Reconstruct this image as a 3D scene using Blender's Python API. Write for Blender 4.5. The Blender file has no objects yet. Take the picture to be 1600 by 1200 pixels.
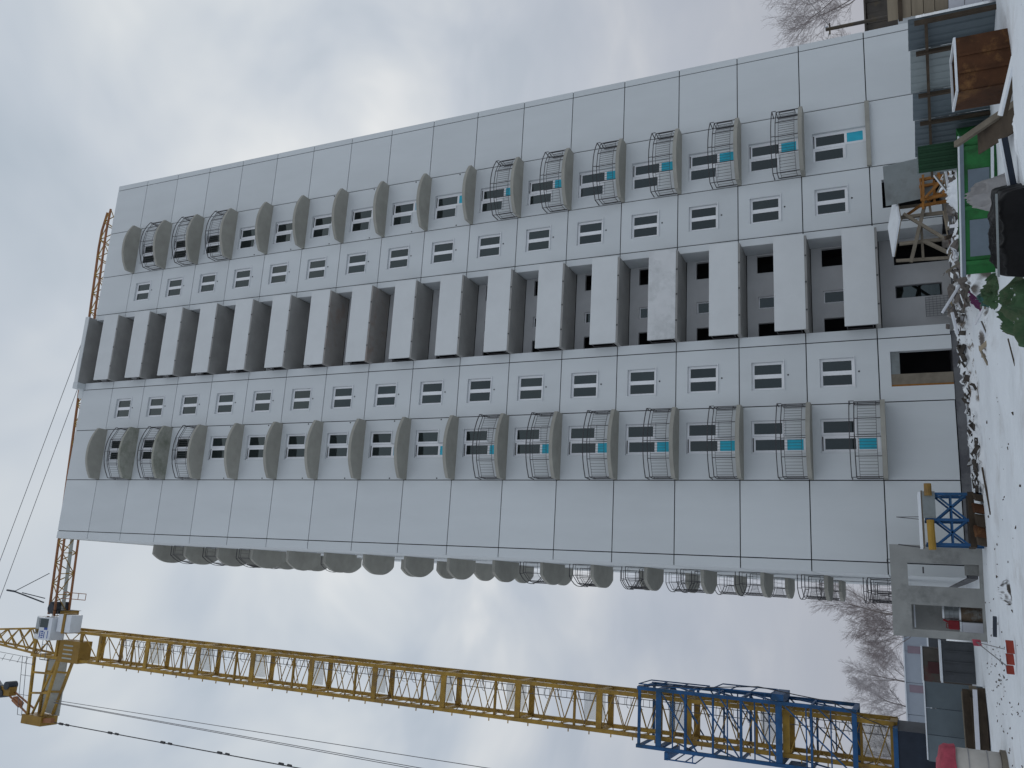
import bpy, bmesh, math, random
from mathutils import Vector, Matrix, noise
random.seed(7)
S = bpy.context.scene
COL = S.collection
PI = math.pi
rad = math.radians

# ------------------------------------------------------------------ camera
# the photograph was taken with the camera turned on its side: building "up" is picture left
CAM = Vector((-1.5622, -36.1577, 2.274))
yaw, pitch, roll = 0.2572, 0.4347, -0.0527
F = Vector((math.sin(yaw)*math.cos(pitch), math.cos(yaw)*math.cos(pitch), math.sin(pitch)))
r0 = Vector((math.cos(yaw), -math.sin(yaw), 0)); u0 = r0.cross(F)
R = math.cos(roll)*r0 + math.sin(roll)*u0
U = -math.sin(roll)*r0 + math.cos(roll)*u0
cd = bpy.data.cameras.new('camera'); cam = bpy.data.objects.new('camera', cd); COL.objects.link(cam)
cd.sensor_fit = 'HORIZONTAL'; cd.sensor_width = 36; cd.lens = 1305.46/1600*36
cd.clip_start = 0.1; cd.clip_end = 3000
M = Matrix((-U, R, -F)).transposed().to_4x4(); M.translation = CAM
cam.matrix_world = M
S.camera = cam

# ------------------------------------------------------------------ sky, sun, exposure
SUN_EL, SUN_AZ = 38.0, 25.0        # weak sun behind thick cloud, behind the building
w = bpy.data.worlds.new('World'); S.world = w; w.use_nodes = True
nt = w.node_tree; nt.nodes.clear()
def N(t, **k):
    n = nt.nodes.new(t)
    for a, b in k.items(): setattr(n, a, b)
    return n
def L(a, b): nt.links.new(a, b)
out = N('ShaderNodeOutputWorld'); bg = N('ShaderNodeBackground'); bg.inputs['Strength'].default_value = 0.1
sky = N('ShaderNodeTexSky', sky_type='NISHITA'); sky.sun_disc = False
sky.sun_elevation = rad(SUN_EL); sky.sun_rotation = rad(SUN_AZ); sky.dust_density = 2.0
tc = N('ShaderNodeTexCoord'); sep = N('ShaderNodeSeparateXYZ'); L(tc.outputs['Generated'], sep.inputs[0])
zc = N('ShaderNodeMath', operation='MAXIMUM'); L(sep.outputs['Z'], zc.inputs[0]); zc.inputs[1].default_value = 0.0
den = N('ShaderNodeMath', operation='ADD'); L(zc.outputs[0], den.inputs[0]); den.inputs[1].default_value = 0.34
dx = N('ShaderNodeMath', operation='DIVIDE'); L(sep.outputs['X'], dx.inputs[0]); L(den.outputs[0], dx.inputs[1])
dy = N('ShaderNodeMath', operation='DIVIDE'); L(sep.outputs['Y'], dy.inputs[0]); L(den.outputs[0], dy.inputs[1])
cmb = N('ShaderNodeCombineXYZ'); L(dx.outputs[0], cmb.inputs[0]); L(dy.outputs[0], cmb.inputs[1])
n1 = N('ShaderNodeTexNoise'); n1.inputs['Scale'].default_value = 3.4; n1.inputs['Detail'].default_value = 4.0
n1.inputs['Roughness'].default_value = 0.5; n1.inputs['Distortion'].default_value = 0.35; L(cmb.outputs[0], n1.inputs['Vector'])
n2 = N('ShaderNodeTexNoise'); n2.inputs['Scale'].default_value = 1.1; n2.inputs['Detail'].default_value = 2.0
L(cmb.outputs[0], n2.inputs['Vector'])
mixn = N('ShaderNodeMath', operation='MULTIPLY_ADD'); L(n1.outputs['Fac'], mixn.inputs[0]); mixn.inputs[1].default_value = 0.65
half = N('ShaderNodeMath', operation='MULTIPLY'); L(n2.outputs['Fac'], half.inputs[0]); half.inputs[1].default_value = 0.35
L(half.outputs[0], mixn.inputs[2])
cr = N('ShaderNodeValToRGB'); L(mixn.outputs[0], cr.inputs[0])
e = cr.color_ramp.elements
e[0].position = 0.36; e[0].color = (0.43, 0.500, 0.575, 1)
e[1].position = 0.63; e[1].color = (0.86, 0.87, 0.86, 1)
a = e.new(0.44); a.color = (0.515, 0.575, 0.645, 1)
b = e.new(0.53); b.color = (0.63, 0.675, 0.715, 1)
# the cloud sheet is thicker, darker and more even low down
hz = N('ShaderNodeMapRange'); L(zc.outputs[0], hz.inputs['Value']); hz.inputs['From Min'].default_value = 0.0
hz.inputs['From Max'].default_value = 0.62; hz.interpolation_type = 'SMOOTHSTEP'
mx = N('ShaderNodeMix', data_type='RGBA'); L(hz.outputs[0], mx.inputs[0])
mx.inputs[6].default_value = (0.385, 0.412, 0.480, 1); L(cr.outputs[0], mx.inputs[7])
sc = N('ShaderNodeVectorMath', operation='SCALE'); L(mx.outputs[2], sc.inputs[0]); sc.inputs['Scale'].default_value = 10.0
mm = N('ShaderNodeMix', data_type='RGBA'); mm.inputs[0].default_value = 0.95
L(sky.outputs[0], mm.inputs[6]); L(sc.outputs[0], mm.inputs[7])
L(mm.outputs[2], bg.inputs['Color']); L(bg.outputs[0], out.inputs[0])

sd = bpy.data.lights.new('sun', 'SUN'); sd.energy = 0.5; sd.angle = rad(35); sd.color = (1, 0.97, 0.93)
so = bpy.data.objects.new('sun', sd); COL.objects.link(so)
sdir = Vector((math.sin(rad(SUN_AZ))*math.cos(rad(SUN_EL)), math.cos(rad(SUN_AZ))*math.cos(rad(SUN_EL)), math.sin(rad(SUN_EL))))
so.rotation_euler = (-sdir).to_track_quat('-Z', 'Y').to_euler(); so.location = (0, 0, 90)

S.view_settings.view_transform = 'Standard'; S.view_settings.look = 'None'
S.view_settings.exposure = 0; S.view_settings.gamma = 1
S.view_settings.use_curve_mapping = False

# ------------------------------------------------------------------ materials
MATS = {}
def mat(name, col, rough=0.8, var=0.12, scale=1.5, bump=0.0, bscale=40, metal=0.0, col2=None, c2=(0.5, 0.6),
        stretch=(1, 1, 1), rnd=0.0, spec=0.3, ior=None):
    m = bpy.data.materials.new(name); m.use_nodes = True; t = m.node_tree; p = t.nodes['Principled BSDF']
    p.inputs['Roughness'].default_value = rough; p.inputs['Metallic'].default_value = metal
    p.inputs['Specular IOR Level'].default_value = spec
    if ior: p.inputs['IOR'].default_value = ior
    g = t.nodes.new('ShaderNodeNewGeometry'); mp = t.nodes.new('ShaderNodeMapping'); mp.inputs['Scale'].default_value = stretch
    t.links.new(g.outputs['Position'], mp.inputs[0])
    n = t.nodes.new('ShaderNodeTexNoise'); n.inputs['Scale'].default_value = scale; n.inputs['Detail'].default_value = 6; n.inputs['Roughness'].default_value = 0.62
    t.links.new(mp.outputs[0], n.inputs['Vector'])
    r = t.nodes.new('ShaderNodeValToRGB'); t.links.new(n.outputs['Fac'], r.inputs[0])
    c = Vector(col)
    r.color_ramp.elements[0].position = 0.3; r.color_ramp.elements[0].color = (*(c*(1-var)), 1)
    r.color_ramp.elements[1].position = 0.7; r.color_ramp.elements[1].color = (*(c*(1+var)), 1)
    last = r.outputs[0]
    if col2:
        n3 = t.nodes.new('ShaderNodeTexNoise'); n3.inputs['Scale'].default_value = scale*0.7; n3.inputs['Detail'].default_value = 8
        n3.inputs['Roughness'].default_value = 0.7
        off = t.nodes.new('ShaderNodeVectorMath'); off.operation = 'ADD'; off.inputs[1].default_value = (13.7, 5.1, 7.7)
        t.links.new(mp.outputs[0], off.inputs[0]); t.links.new(off.outputs[0], n3.inputs['Vector'])
        rr = t.nodes.new('ShaderNodeMapRange'); rr.inputs['From Min'].default_value = c2[0]; rr.inputs['From Max'].default_value = c2[1]
        t.links.new(n3.outputs['Fac'], rr.inputs['Value'])
        x = t.nodes.new('ShaderNodeMix'); x.data_type = 'RGBA'; t.links.new(rr.outputs[0], x.inputs[0])
        t.links.new(last, x.inputs[6]); x.inputs[7].default_value = (*col2, 1); last = x.outputs[2]
    if rnd:
        oi = t.nodes.new('ShaderNodeObjectInfo'); mr = t.nodes.new('ShaderNodeMapRange')
        mr.inputs['To Min'].default_value = 1-rnd; mr.inputs['To Max'].default_value = 1+rnd
        t.links.new(oi.outputs['Random'], mr.inputs['Value'])
        sc_ = t.nodes.new('ShaderNodeVectorMath'); sc_.operation = 'SCALE'
        t.links.new(last, sc_.inputs[0]); t.links.new(mr.outputs[0], sc_.inputs['Scale']); last = sc_.outputs[0]
    t.links.new(last, p.inputs['Base Color'])
    if bump:
        nb = t.nodes.new('ShaderNodeTexNoise'); nb.inputs['Scale'].default_value = bscale; nb.inputs['Detail'].default_value = 5
        t.links.new(g.outputs['Position'], nb.inputs['Vector'])
        bn = t.nodes.new('ShaderNodeBump'); bn.inputs['Strength'].default_value = bump; bn.inputs['Distance'].default_value = 0.02
        t.links.new(nb.outputs['Fac'], bn.inputs['Height']); t.links.new(bn.outputs[0], p.inputs['Normal'])
    MATS[name] = m; return m

mat('panel_white', (0.605, 0.634, 0.650), 0.85, 0.045, 0.5, 0.15, 25, stretch=(1, 1, 0.25), rnd=0.035)
mat('parapet_white', (0.615, 0.635, 0.645), 0.85, 0.04, 0.8, 0.15, 25, rnd=0.03)
mat('parapet_stained', (0.62, 0.63, 0.64), 0.9, 0.06, 1.2, 0.2, 25, col2=(0.47, 0.485, 0.49), c2=(0.46, 0.66))
mat('loggia_wall', (0.50, 0.505, 0.51), 0.9, 0.07, 1.0, 0.1, 25, rnd=0.03)
mat('slab_concrete', (0.335, 0.327, 0.292), 0.9, 0.10, 1.6, 0.2, 30, rnd=0.06)
mat('slab_mossy', (0.33, 0.33, 0.29), 0.9, 0.12, 1.6, 0.2, 30, col2=(0.20, 0.21, 0.17), c2=(0.45, 0.65))
mat('slab_rusty', (0.30, 0.285, 0.27), 0.9, 0.1, 1.4, 0.2, 30, col2=(0.27, 0.21, 0.185), c2=(0.50, 0.70))
mat('loggia_slab', (0.30, 0.295, 0.285), 0.9, 0.10, 1.3, 0.2, 30, rnd=0.06)
mat('sealant', (0.018, 0.018, 0.022), 0.7, 0.3, 2)
mat('core_dark', (0.03, 0.03, 0.032), 0.9)  # near-black colour stands for the shade of rooms behind the openings
mat('plinth', (0.15, 0.152, 0.16), 0.9, 0.15, 1.5, 0.3, 20, col2=(0.10, 0.10, 0.11), c2=(0.5, 0.6))
mat('frame_white', (0.80, 0.81, 0.83), 0.4, 0.03)
mat('rail_steel', (0.060, 0.057, 0.062), 0.55, 0.25, 3, metal=0.2)
mat('blue_film', (0.03, 0.43, 0.58), 0.35, 0.12, 2.5)
mat('pale_film', (0.35, 0.55, 0.66), 0.35, 0.1, 2.5)
mat('glass', (0.006, 0.009, 0.010), 0.02, 0.3, 0.7, spec=0.5, ior=1.74, rnd=0.6)
MATS['glass'].node_tree.nodes['Principled BSDF'].inputs['Specular Tint'].default_value = (0.80, 0.96, 1.0, 1)
mat('crane_yellow', (0.36, 0.215, 0.036), 0.6, 0.25, 1.3, spec=0.3, col2=(0.17, 0.105, 0.045), c2=(0.48, 0.70))
mat('crane_ochre', (0.26, 0.15, 0.025), 0.55, 0.2, 1.3)
mat('crane_red', (0.27, 0.115, 0.05), 0.55, 0.2, 1.0)
mat('crane_blue', (0.016, 0.085, 0.22), 0.55, 0.3, 1.5, col2=(0.02, 0.06, 0.10), c2=(0.5, 0.7))
mat('crane_grey', (0.40, 0.41, 0.38), 0.7, 0.1, 2)
mat('crane_dark', (0.035, 0.045, 0.06), 0.6, 0.2, 2)
mat('cab_white', (0.66, 0.69, 0.73), 0.35, 0.05, 2)
mat('logo_blue', (0.03, 0.08, 0.32), 0.5)
mat('cable', (0.05, 0.05, 0.055), 0.5)
mat('rope', (0.14, 0.14, 0.15), 0.6)
mat('precast', (0.29, 0.295, 0.285), 0.9, 0.13, 1.3, 0.3, 18, col2=(0.19, 0.195, 0.19), c2=(0.50, 0.68))
mat('fence_metal', (0.115, 0.145, 0.165), 0.5, 0.15, 0.9, metal=0.1, rnd=0.16)
mat('fence_light', (0.26, 0.30, 0.31), 0.5, 0.1, 0.9, rnd=0.1)
mat('sheet_grey', (0.21, 0.235, 0.24), 0.55, 0.12, 1.4, col2=(0.15, 0.16, 0.16), c2=(0.5, 0.7))
mat('timber_tan', (0.27, 0.225, 0.165), 0.85, 0.14, 1.2, 0.2, 30, stretch=(0.4, 0.4, 8), rnd=0.12)
mat('timber_grey', (0.19, 0.165, 0.13), 0.9, 0.2, 2.5, 0.2, 30, rnd=0.15)
mat('timber_orange', (0.30, 0.13, 0.03), 0.7, 0.2, 2.5, rnd=0.15)
mat('timber_dark', (0.06, 0.045, 0.032), 0.9, 0.3, 2.5, rnd=0.2)
mat('board_white', (0.62, 0.63, 0.68), 0.8, 0.06, 2)
mat('rust', (0.075, 0.030, 0.012), 0.8, 0.35, 2.2, 0.4, 14, col2=(0.26, 0.13, 0.045), c2=(0.52, 0.72))
mat('green_paint', (0.025, 0.17, 0.045), 0.6, 0.2, 1.6, col2=(0.02, 0.075, 0.025), c2=(0.5, 0.68))
mat('green_dark', (0.012, 0.050, 0.022), 0.6, 0.2, 2)
mat('green_cloth', (0.040, 0.085, 0.040), 0.9, 0.35, 3, 0.6, 9, col2=(0.085, 0.10, 0.06), c2=(0.45, 0.7))
mat('teal_cloth', (0.04, 0.11, 0.10), 0.85, 0.3, 3)
mat('bin_patch', (0.16, 0.20, 0.24), 0.5, 0.1, 2)
mat('tarp_black', (0.008, 0.008, 0.009), 0.5, 0.4, 3, bump=0.8, bscale=4, spec=0.12)
mat('cloth_grey', (0.30, 0.295, 0.30), 0.9, 0.15, 3, 0.3, 20)
mat('cloth_purple', (0.09, 0.025, 0.07), 0.9, 0.2, 3)
mat('cloth_pink', (0.36, 0.06, 0.09), 0.8, 0.25, 4)
mat('red_paint', (0.24, 0.018, 0.025), 0.5, 0.2, 3)
mat('orange_paint', (0.27, 0.035, 0.02), 0.55, 0.22, 3)
mat('barrel_silver', (0.26, 0.28, 0.29), 0.45, 0.12, 3, metal=0.5)
mat('barrel_rust', (0.13, 0.095, 0.065), 0.6, 0.3, 3, col2=(0.20, 0.20, 0.19), c2=(0.5, 0.6))
mat('tank_cream', (0.46, 0.435, 0.40), 0.6, 0.1, 2)
mat('navy', (0.02, 0.028, 0.045), 0.6, 0.2, 2)
mat('box_brown', (0.10, 0.09, 0.078), 0.8, 0.2, 1.5, col2=(0.11, 0.055, 0.05), c2=(0.5, 0.62))
mat('box_grey', (0.075, 0.08, 0.088), 0.8, 0.2, 1.5)
mat('box_red', (0.085, 0.035, 0.036), 0.8, 0.2, 1.5)
mat('warehouse', (0.36, 0.40, 0.46), 0.8, 0.08, 0.3)
mat('warehouse_band', (0.27, 0.21, 0.25), 0.8, 0.1, 0.5)
mat('shed_brown', (0.085, 0.075, 0.066), 0.9, 0.25, 0.6, col2=(0.13, 0.10, 0.06), c2=(0.5, 0.62))
mat('shed_pale', (0.50, 0.53, 0.55), 0.8, 0.1, 0.5)
mat('bark', (0.22, 0.19, 0.18), 0.9, 0.2, 3)
mat('twig', (0.32, 0.28, 0.28), 0.95, 0.15, 2)  # lightened, so some distance haze is in the twig colour
mat('twig_hazy', (0.43, 0.40, 0.41), 0.95, 0.12, 2)  # paler copy of twig, haze of the far trees put into the colour
mat('straw', (0.27, 0.21, 0.12), 0.95, 0.25, 5)
mat('brick', (0.22, 0.07, 0.04), 0.9, 0.2, 5)
mat('mesh_wire', (0.16, 0.165, 0.18), 0.6, 0.1, 2)
mat('soil', (0.15, 0.125, 0.105), 0.95, 0.35, 1.6, 0.6, 9, col2=(0.72, 0.75, 0.79), c2=(0.42, 0.49))
mat('rubble_mix', (0.14, 0.125, 0.115), 0.95, 0.5, 2.5, 0.6, 9)
mat('rubble_dark', (0.06, 0.052, 0.045), 0.95, 0.5, 2.5, 0.6, 9)
mat('snow_clean', (0.74, 0.775, 0.82), 0.75, 0.06, 2.2, 0.6, 9, spec=0.2)

# snow lies on whatever faces upward in the rubble
def snow_dusted(name, lo=0.45, hi=0.75):
    m = MATS[name]; t = m.node_tree; p = t.nodes['Principled BSDF']
    g_ = t.nodes.new('ShaderNodeNewGeometry'); sp_ = t.nodes.new('ShaderNodeSeparateXYZ'); t.links.new(g_.outputs['Normal'], sp_.inputs[0])
    n_ = t.nodes.new('ShaderNodeTexNoise'); n_.inputs['Scale'].default_value = 2.6; n_.inputs['Detail'].default_value = 6; t.links.new(g_.outputs['Position'], n_.inputs['Vector'])
    ad = t.nodes.new('ShaderNodeMath'); ad.operation = 'MULTIPLY_ADD'; t.links.new(n_.outputs['Fac'], ad.inputs[0]); ad.inputs[1].default_value = 1.1
    sb_ = t.nodes.new('ShaderNodeMath'); sb_.operation = 'SUBTRACT'; t.links.new(sp_.outputs['Z'], sb_.inputs[0]); sb_.inputs[1].default_value = 0.55
    t.links.new(sb_.outputs[0], ad.inputs[2])
    r_ = t.nodes.new('ShaderNodeMapRange'); r_.inputs['From Min'].default_value = lo; r_.inputs['From Max'].default_value = hi; t.links.new(ad.outputs[0], r_.inputs['Value'])
    x = t.nodes.new('ShaderNodeMix'); x.data_type = 'RGBA'; t.links.new(r_.outputs[0], x.inputs[0]); t.links.new(p.inputs['Base Color'].links[0].from_socket, x.inputs[6])
    x.inputs[7].default_value = (0.72, 0.75, 0.79, 1); t.links.new(x.outputs[2], p.inputs['Base Color'])
for q_ in ('rubble_mix', 'rubble_dark'): snow_dusted(q_)
for q_ in ('green_cloth', 'teal_cloth'): snow_dusted(q_, 1.02, 1.14)
def wire_mesh(name, open_):
    m = MATS[name]; t = m.node_tree; p = t.nodes['Principled BSDF']; p.inputs['Alpha'].default_value = 1-open_
mat('mesh_guard', (0.45, 0.45, 0.40), 0.8, 0.1, 2); wire_mesh('mesh_guard', 0.72)

# ground snow: soft drifts, trodden marks and grit
def snow_mat():
    m = mat('snow', (0.725, 0.765, 0.815), 0.75, 0.07, 0.5, 0.0, spec=0.2)
    t = m.node_tree; p = t.nodes['Principled BSDF']
    g = [n for n in t.nodes if n.type == 'NEW_GEOMETRY'][0]
    vo = t.nodes.new('ShaderNodeTexVoronoi'); vo.inputs['Scale'].default_value = 1.7; t.links.new(g.outputs['Position'], vo.inputs['Vector'])
    r = t.nodes.new('ShaderNodeMapRange'); r.inputs['From Min'].default_value = 0.10; r.inputs['From Max'].default_value = 0.28
    t.links.new(vo.outputs['Distance'], r.inputs['Value'])
    nn = t.nodes.new('ShaderNodeTexNoise'); nn.inputs['Scale'].default_value = 2.2; nn.inputs['Detail'].default_value = 8
    t.links.new(g.outputs['Position'], nn.inputs['Vector'])
    ad = t.nodes.new('ShaderNodeMath'); ad.operation = 'MULTIPLY_ADD'; t.links.new(r.outputs[0], ad.inputs[0]); ad.inputs[1].default_value = 0.35
    t.links.new(nn.outputs['Fac'], ad.inputs[2])
    bn = t.nodes.new('ShaderNodeBump'); bn.inputs['Strength'].default_value = 0.55; bn.inputs['Distance'].default_value = 0.10
    t.links.new(ad.outputs[0], bn.inputs['Height']); t.links.new(bn.outputs[0], p.inputs['Normal'])
    # grit specks
    ng = t.nodes.new('ShaderNodeTexNoise'); ng.inputs['Scale'].default_value = 9; ng.inputs['Detail'].default_value = 6; ng.inputs['Roughness'].default_value = 0.7
    t.links.new(g.outputs['Position'], ng.inputs['Vector'])
    rg = t.nodes.new('ShaderNodeMapRange'); rg.inputs['From Min'].default_value = 0.66; rg.inputs['From Max'].default_value = 0.74
    t.links.new(ng.outputs['Fac'], rg.inputs['Value'])
    base = p.inputs['Base Color'].links[0].from_socket
    x = t.nodes.new('ShaderNodeMix'); x.data_type = 'RGBA'; t.links.new(rg.outputs[0], x.inputs[0]); t.links.new(base, x.inputs[6])
    x.inputs[7].default_value = (0.20, 0.19, 0.19, 1)
    nd = t.nodes.new('ShaderNodeTexNoise'); nd.inputs['Scale'].default_value = 0.42; nd.inputs['Detail'].default_value = 10; nd.inputs['Roughness'].default_value = 0.68
    t.links.new(g.outputs['Position'], nd.inputs['Vector'])
    rd = t.nodes.new('ShaderNodeMapRange'); rd.inputs['From Min'].default_value = 0.53; rd.inputs['From Max'].default_value = 0.72; rd.inputs['To Max'].default_value = 0.75
    t.links.new(nd.outputs['Fac'], rd.inputs['Value'])
    y_ = t.nodes.new('ShaderNodeMix'); y_.data_type = 'RGBA'; t.links.new(rd.outputs[0], y_.inputs[0]); t.links.new(x.outputs[2], y_.inputs[6])
    y_.inputs[7].default_value = (0.46, 0.45, 0.45, 1); t.links.new(y_.outputs[2], p.inputs['Base Color'])
snow_mat()

# ------------------------------------------------------------------ mesh helpers
WLOC = {}
def link(o, parent, loc, rot=None):
    loc = Vector(loc); COL.objects.link(o)
    if parent:
        o.parent = parent; o.location = loc - WLOC[parent.name]
    else: o.location = loc
    if rot: o.rotation_euler = rot
    WLOC[o.name] = loc
    return o
def put(name, mesh, parent=None, loc=(0, 0, 0), rot=None, scale=None):
    o = bpy.data.objects.new(name, mesh); link(o, parent, loc, rot)
    if scale: o.scale = scale
    return o
def thing(name, label, cat, loc, group=None):
    o = bpy.data.objects.new(name, None); o.empty_display_size = 0.3; link(o, None, loc); return tag(o, label, cat, group)
def tag(o, label, cat, group=None):
    o['label'] = label; o['category'] = cat
    if group: o['group'] = group
    return o
def structure(o): o['kind'] = 'structure'; return o
def stuff(o): o['kind'] = 'stuff'; return o

class MB:
    def __init__(s): s.v = []; s.f = []
    def face(s, *pts):
        i = len(s.v); s.v += [Vector(p) for p in pts]; s.f.append(tuple(range(i, i+len(pts)))); return s
    def box(s, x0, x1, y0, y1, z0, z1):
        i = len(s.v); s.v += [Vector((x, y, z)) for z in (z0, z1) for y in (y0, y1) for x in (x0, x1)]
        s.f += [tuple(i+k for k in q) for q in ((0, 2, 3, 1), (4, 5, 7, 6), (0, 1, 5, 4), (1, 3, 7, 5), (3, 2, 6, 7), (2, 0, 4, 6))]
        return s
    def obox(s, c, ax, ay, az):
        c, ax, ay, az = map(Vector, (c, ax, ay, az)); i = len(s.v)
        s.v += [c+ax*a+ay*b+az*d for d in (-1, 1) for b in (-1, 1) for a in (-1, 1)]
        s.f += [tuple(i+k for k in q) for q in ((0, 2, 3, 1), (4, 5, 7, 6), (0, 1, 5, 4), (1, 3, 7, 5), (3, 2, 6, 7), (2, 0, 4, 6))]
        return s
    def bar(s, p, q, w=0.05, h=None, n=4, r2=None):
        p, q = Vector(p), Vector(q); d = q-p
        if d.length < 1e-6: return s
        d.normalize(); up = Vector((0, 0, 1)) if abs(d.z) < 0.95 else Vector((0, 1, 0))
        a = d.cross(up).normalized(); b = d.cross(a).normalized()
        if n == 4:
            h = h or w
            return s.obox((p+q)/2, a*(w/2), (q-p)/2, b*(h/2))
        i = len(s.v); r2 = w/2 if r2 is None else r2
        for (c, rr) in ((p, w/2), (q, r2)):
            for k in range(n):
                t = 2*PI*k/n; s.v.append(c + a*rr*math.cos(t) + b*rr*math.sin(t))
        for k in range(n): s.f.append((i+k, i+(k+1) % n, i+n+(k+1) % n, i+n+k))
        s.f.append(tuple(i+n-1-k for k in range(n))); s.f.append(tuple(i+n+k for k in range(n)))
        return s
    def path(s, pts, w=0.04, n=4):
        for a, b in zip(pts, pts[1:]): s.bar(a, b, w, n=n)
        return s
    def prism(s, poly, z0, z1):
        i = len(s.v); n = len(poly)
        s.v += [Vector((x, y, z0)) for x, y in poly] + [Vector((x, y, z1)) for x, y in poly]
        s.f.append(tuple(range(i+n-1, i-1, -1))); s.f.append(tuple(range(i+n, i+2*n)))
        for k in range(n): s.f.append((i+k, i+(k+1) % n, i+n+(k+1) % n, i+n+k))
        return s
    def mesh(s, name, m, smooth=False, shift=None):
        me = bpy.data.meshes.new(name)
        sh = Vector(shift) if shift else Vector((0, 0, 0))
        me.from_pydata([tuple(v-sh) for v in s.v], [], s.f); me.materials.append(MATS[m] if isinstance(m, str) else m)
        bm = bmesh.new(); bm.from_mesh(me); bmesh.ops.recalc_face_normals(bm, faces=bm.faces); bm.to_mesh(me); bm.free()
        if smooth:
            for p in me.polygons: p.use_smooth = True
        return me
    def build(s, name, m, parent=None, smooth=False):
        xs = [v.x for v in s.v]; ys = [v.y for v in s.v]; zs = [v.z for v in s.v]
        c = Vector(((min(xs)+max(xs))/2, (min(ys)+max(ys))/2, min(zs)))
        return put(name, s.mesh(name, m, smooth, c), parent, c)

def bevel(o, wd=0.02, seg=1):
    md = o.modifiers.new('bevel', 'BEVEL'); md.width = wd; md.segments = seg; md.limit_method = 'ANGLE'
    return o

def holed_panel(W, z0, z1, holes, th):
    """wall panel in x 0..W, z z0..z1, front face at y=0, with rectangular holes (x0,x1,z0,z1) that may touch"""
    xs = sorted({0, W} | {h[0] for h in holes} | {h[1] for h in holes})
    zs = sorted({z0, z1} | {h[2] for h in holes} | {h[3] for h in holes})
    def solid(i, j):
        if i < 0 or j < 0 or i >= len(xs)-1 or j >= len(zs)-1: return False
        cx, cz = (xs[i]+xs[i+1])/2, (zs[j]+zs[j+1])/2
        return not any(h[0] < cx < h[1] and h[2] < cz < h[3] for h in holes)
    mb = MB()
    for i in range(len(xs)-1):
        for j in range(len(zs)-1):
            if not solid(i, j): continue
            a, b, c, d = xs[i], xs[i+1], zs[j], zs[j+1]
            mb.face((a, 0, c), (b, 0, c), (b, 0, d), (a, 0, d)); mb.face((a, th, c), (a, th, d), (b, th, d), (b, th, c))
            if not solid(i-1, j): mb.face((a, 0, c), (a, 0, d), (a, th, d), (a, th, c))
            if not solid(i+1, j): mb.face((b, 0, c), (b, th, c), (b, th, d), (b, 0, d))
            if not solid(i, j-1): mb.face((a, 0, c), (a, th, c), (b, th, c), (b, 0, c))
            if not solid(i, j+1): mb.face((a, 0, d), (b, 0, d), (b, th, d), (a, th, d))
    return mb
def mirror(mb, W):
    m = MB(); m.v = [Vector((W-v.x, v.y, v.z)) for v in mb.v]; m.f = [tuple(reversed(f)) for f in mb.f]; return m

# ------------------------------------------------------------------ ground
def ground_z(x, y):
    z = 0.0
    if y < -12: z += 0.55*min(1, (-12-y)/26)**1.3
    n = noise.noise(Vector((x*0.16, y*0.16, 1.3)))*0.10 + noise.noise(Vector((x*0.55, y*0.55, 4.1)))*0.05
    d = max(0, 1-abs(y+12)/60)
    near = max(0.0, min(1.0, (abs(y)-0.8)/2)) if -0.5 < x < 24 else 1
    z += n*d*near
    for (cx, cy, rx, ry, h) in ((4.9, -13.4, 1.6, 1.3, 0.34), (9.0, -5.6, 4.2, 1.8, 0.30), (6.9, -21.6, 1.8, 1.2, 0.18), (5.6, -21.8, 1.5, 0.9, 0.10), (10.6, -20.6, 1.3, 1.0, 0.20)):
        q = ((x-cx)/rx)**2+((y-cy)/ry)**2
        if q < 4: z += h*math.exp(-q*1.2)
    return z
def steps(lo, hi, d0, d1, st, far):
    out = []; x = d0
    while x <= d1: out.append(x); x += st
    s = st; x = d0
    while x > lo: s *= 1.6; x -= s; out.insert(0, x)
    s = st; x = out[-1]
    while x < hi: s *= 1.6; x += s; out.append(x)
    return out
gx = steps(-900, 900, -14, 17, 0.30, 1); gy = steps(-200, 1500, -33, 10, 0.30, 1)
me = bpy.data.meshes.new('snow_ground')
nx = len(gx)
me.from_pydata([(x, y, ground_z(x, y)) for y in gy for x in gx], [], [(j*nx+i, j*nx+i+1, (j+1)*nx+i+1, (j+1)*nx+i) for j in range(len(gy)-1) for i in range(nx-1)])
me.materials.append(MATS['snow'])
for p in me.polygons: p.use_smooth = True
g = structure(put('snow_ground', me)); g['label'] = 'snow-covered ground of the building site with footprints and grit'

# ------------------------------------------------------------------ apartment building
Z0, H, NF = 3.05, 2.8, 17
def fz(n): return Z0 + H*n
BASE = 0.36
GAP = 0.022
bld = thing('apartment_building', 'tall pale grey panel apartment tower with curved balconies and a central column of loggias', 'building', (11.55, 11, 0))
JX = [0.0, 3.2, 6.37, 9.05, 14.15, 16.83, 20.0, 23.2]
XL, XR = -0.45, 23.55
TH = 0.28
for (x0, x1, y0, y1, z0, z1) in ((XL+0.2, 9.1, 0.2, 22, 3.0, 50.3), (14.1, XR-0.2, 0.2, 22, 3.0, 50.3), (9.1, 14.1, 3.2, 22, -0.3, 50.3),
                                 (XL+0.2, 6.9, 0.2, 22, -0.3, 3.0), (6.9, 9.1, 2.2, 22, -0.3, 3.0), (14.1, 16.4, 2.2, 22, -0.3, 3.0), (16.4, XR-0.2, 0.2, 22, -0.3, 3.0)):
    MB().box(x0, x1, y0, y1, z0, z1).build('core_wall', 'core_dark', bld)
for (a, b2, c_) in ((XL-0.02, 9.44, 0.1), (13.86, XR+0.02, 0.1), (9.44, 13.86, 1.32)): MB().box(a, b2, c_, 22.1, 50.3, 50.55).build('roof', 'slab_concrete', bld)
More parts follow.
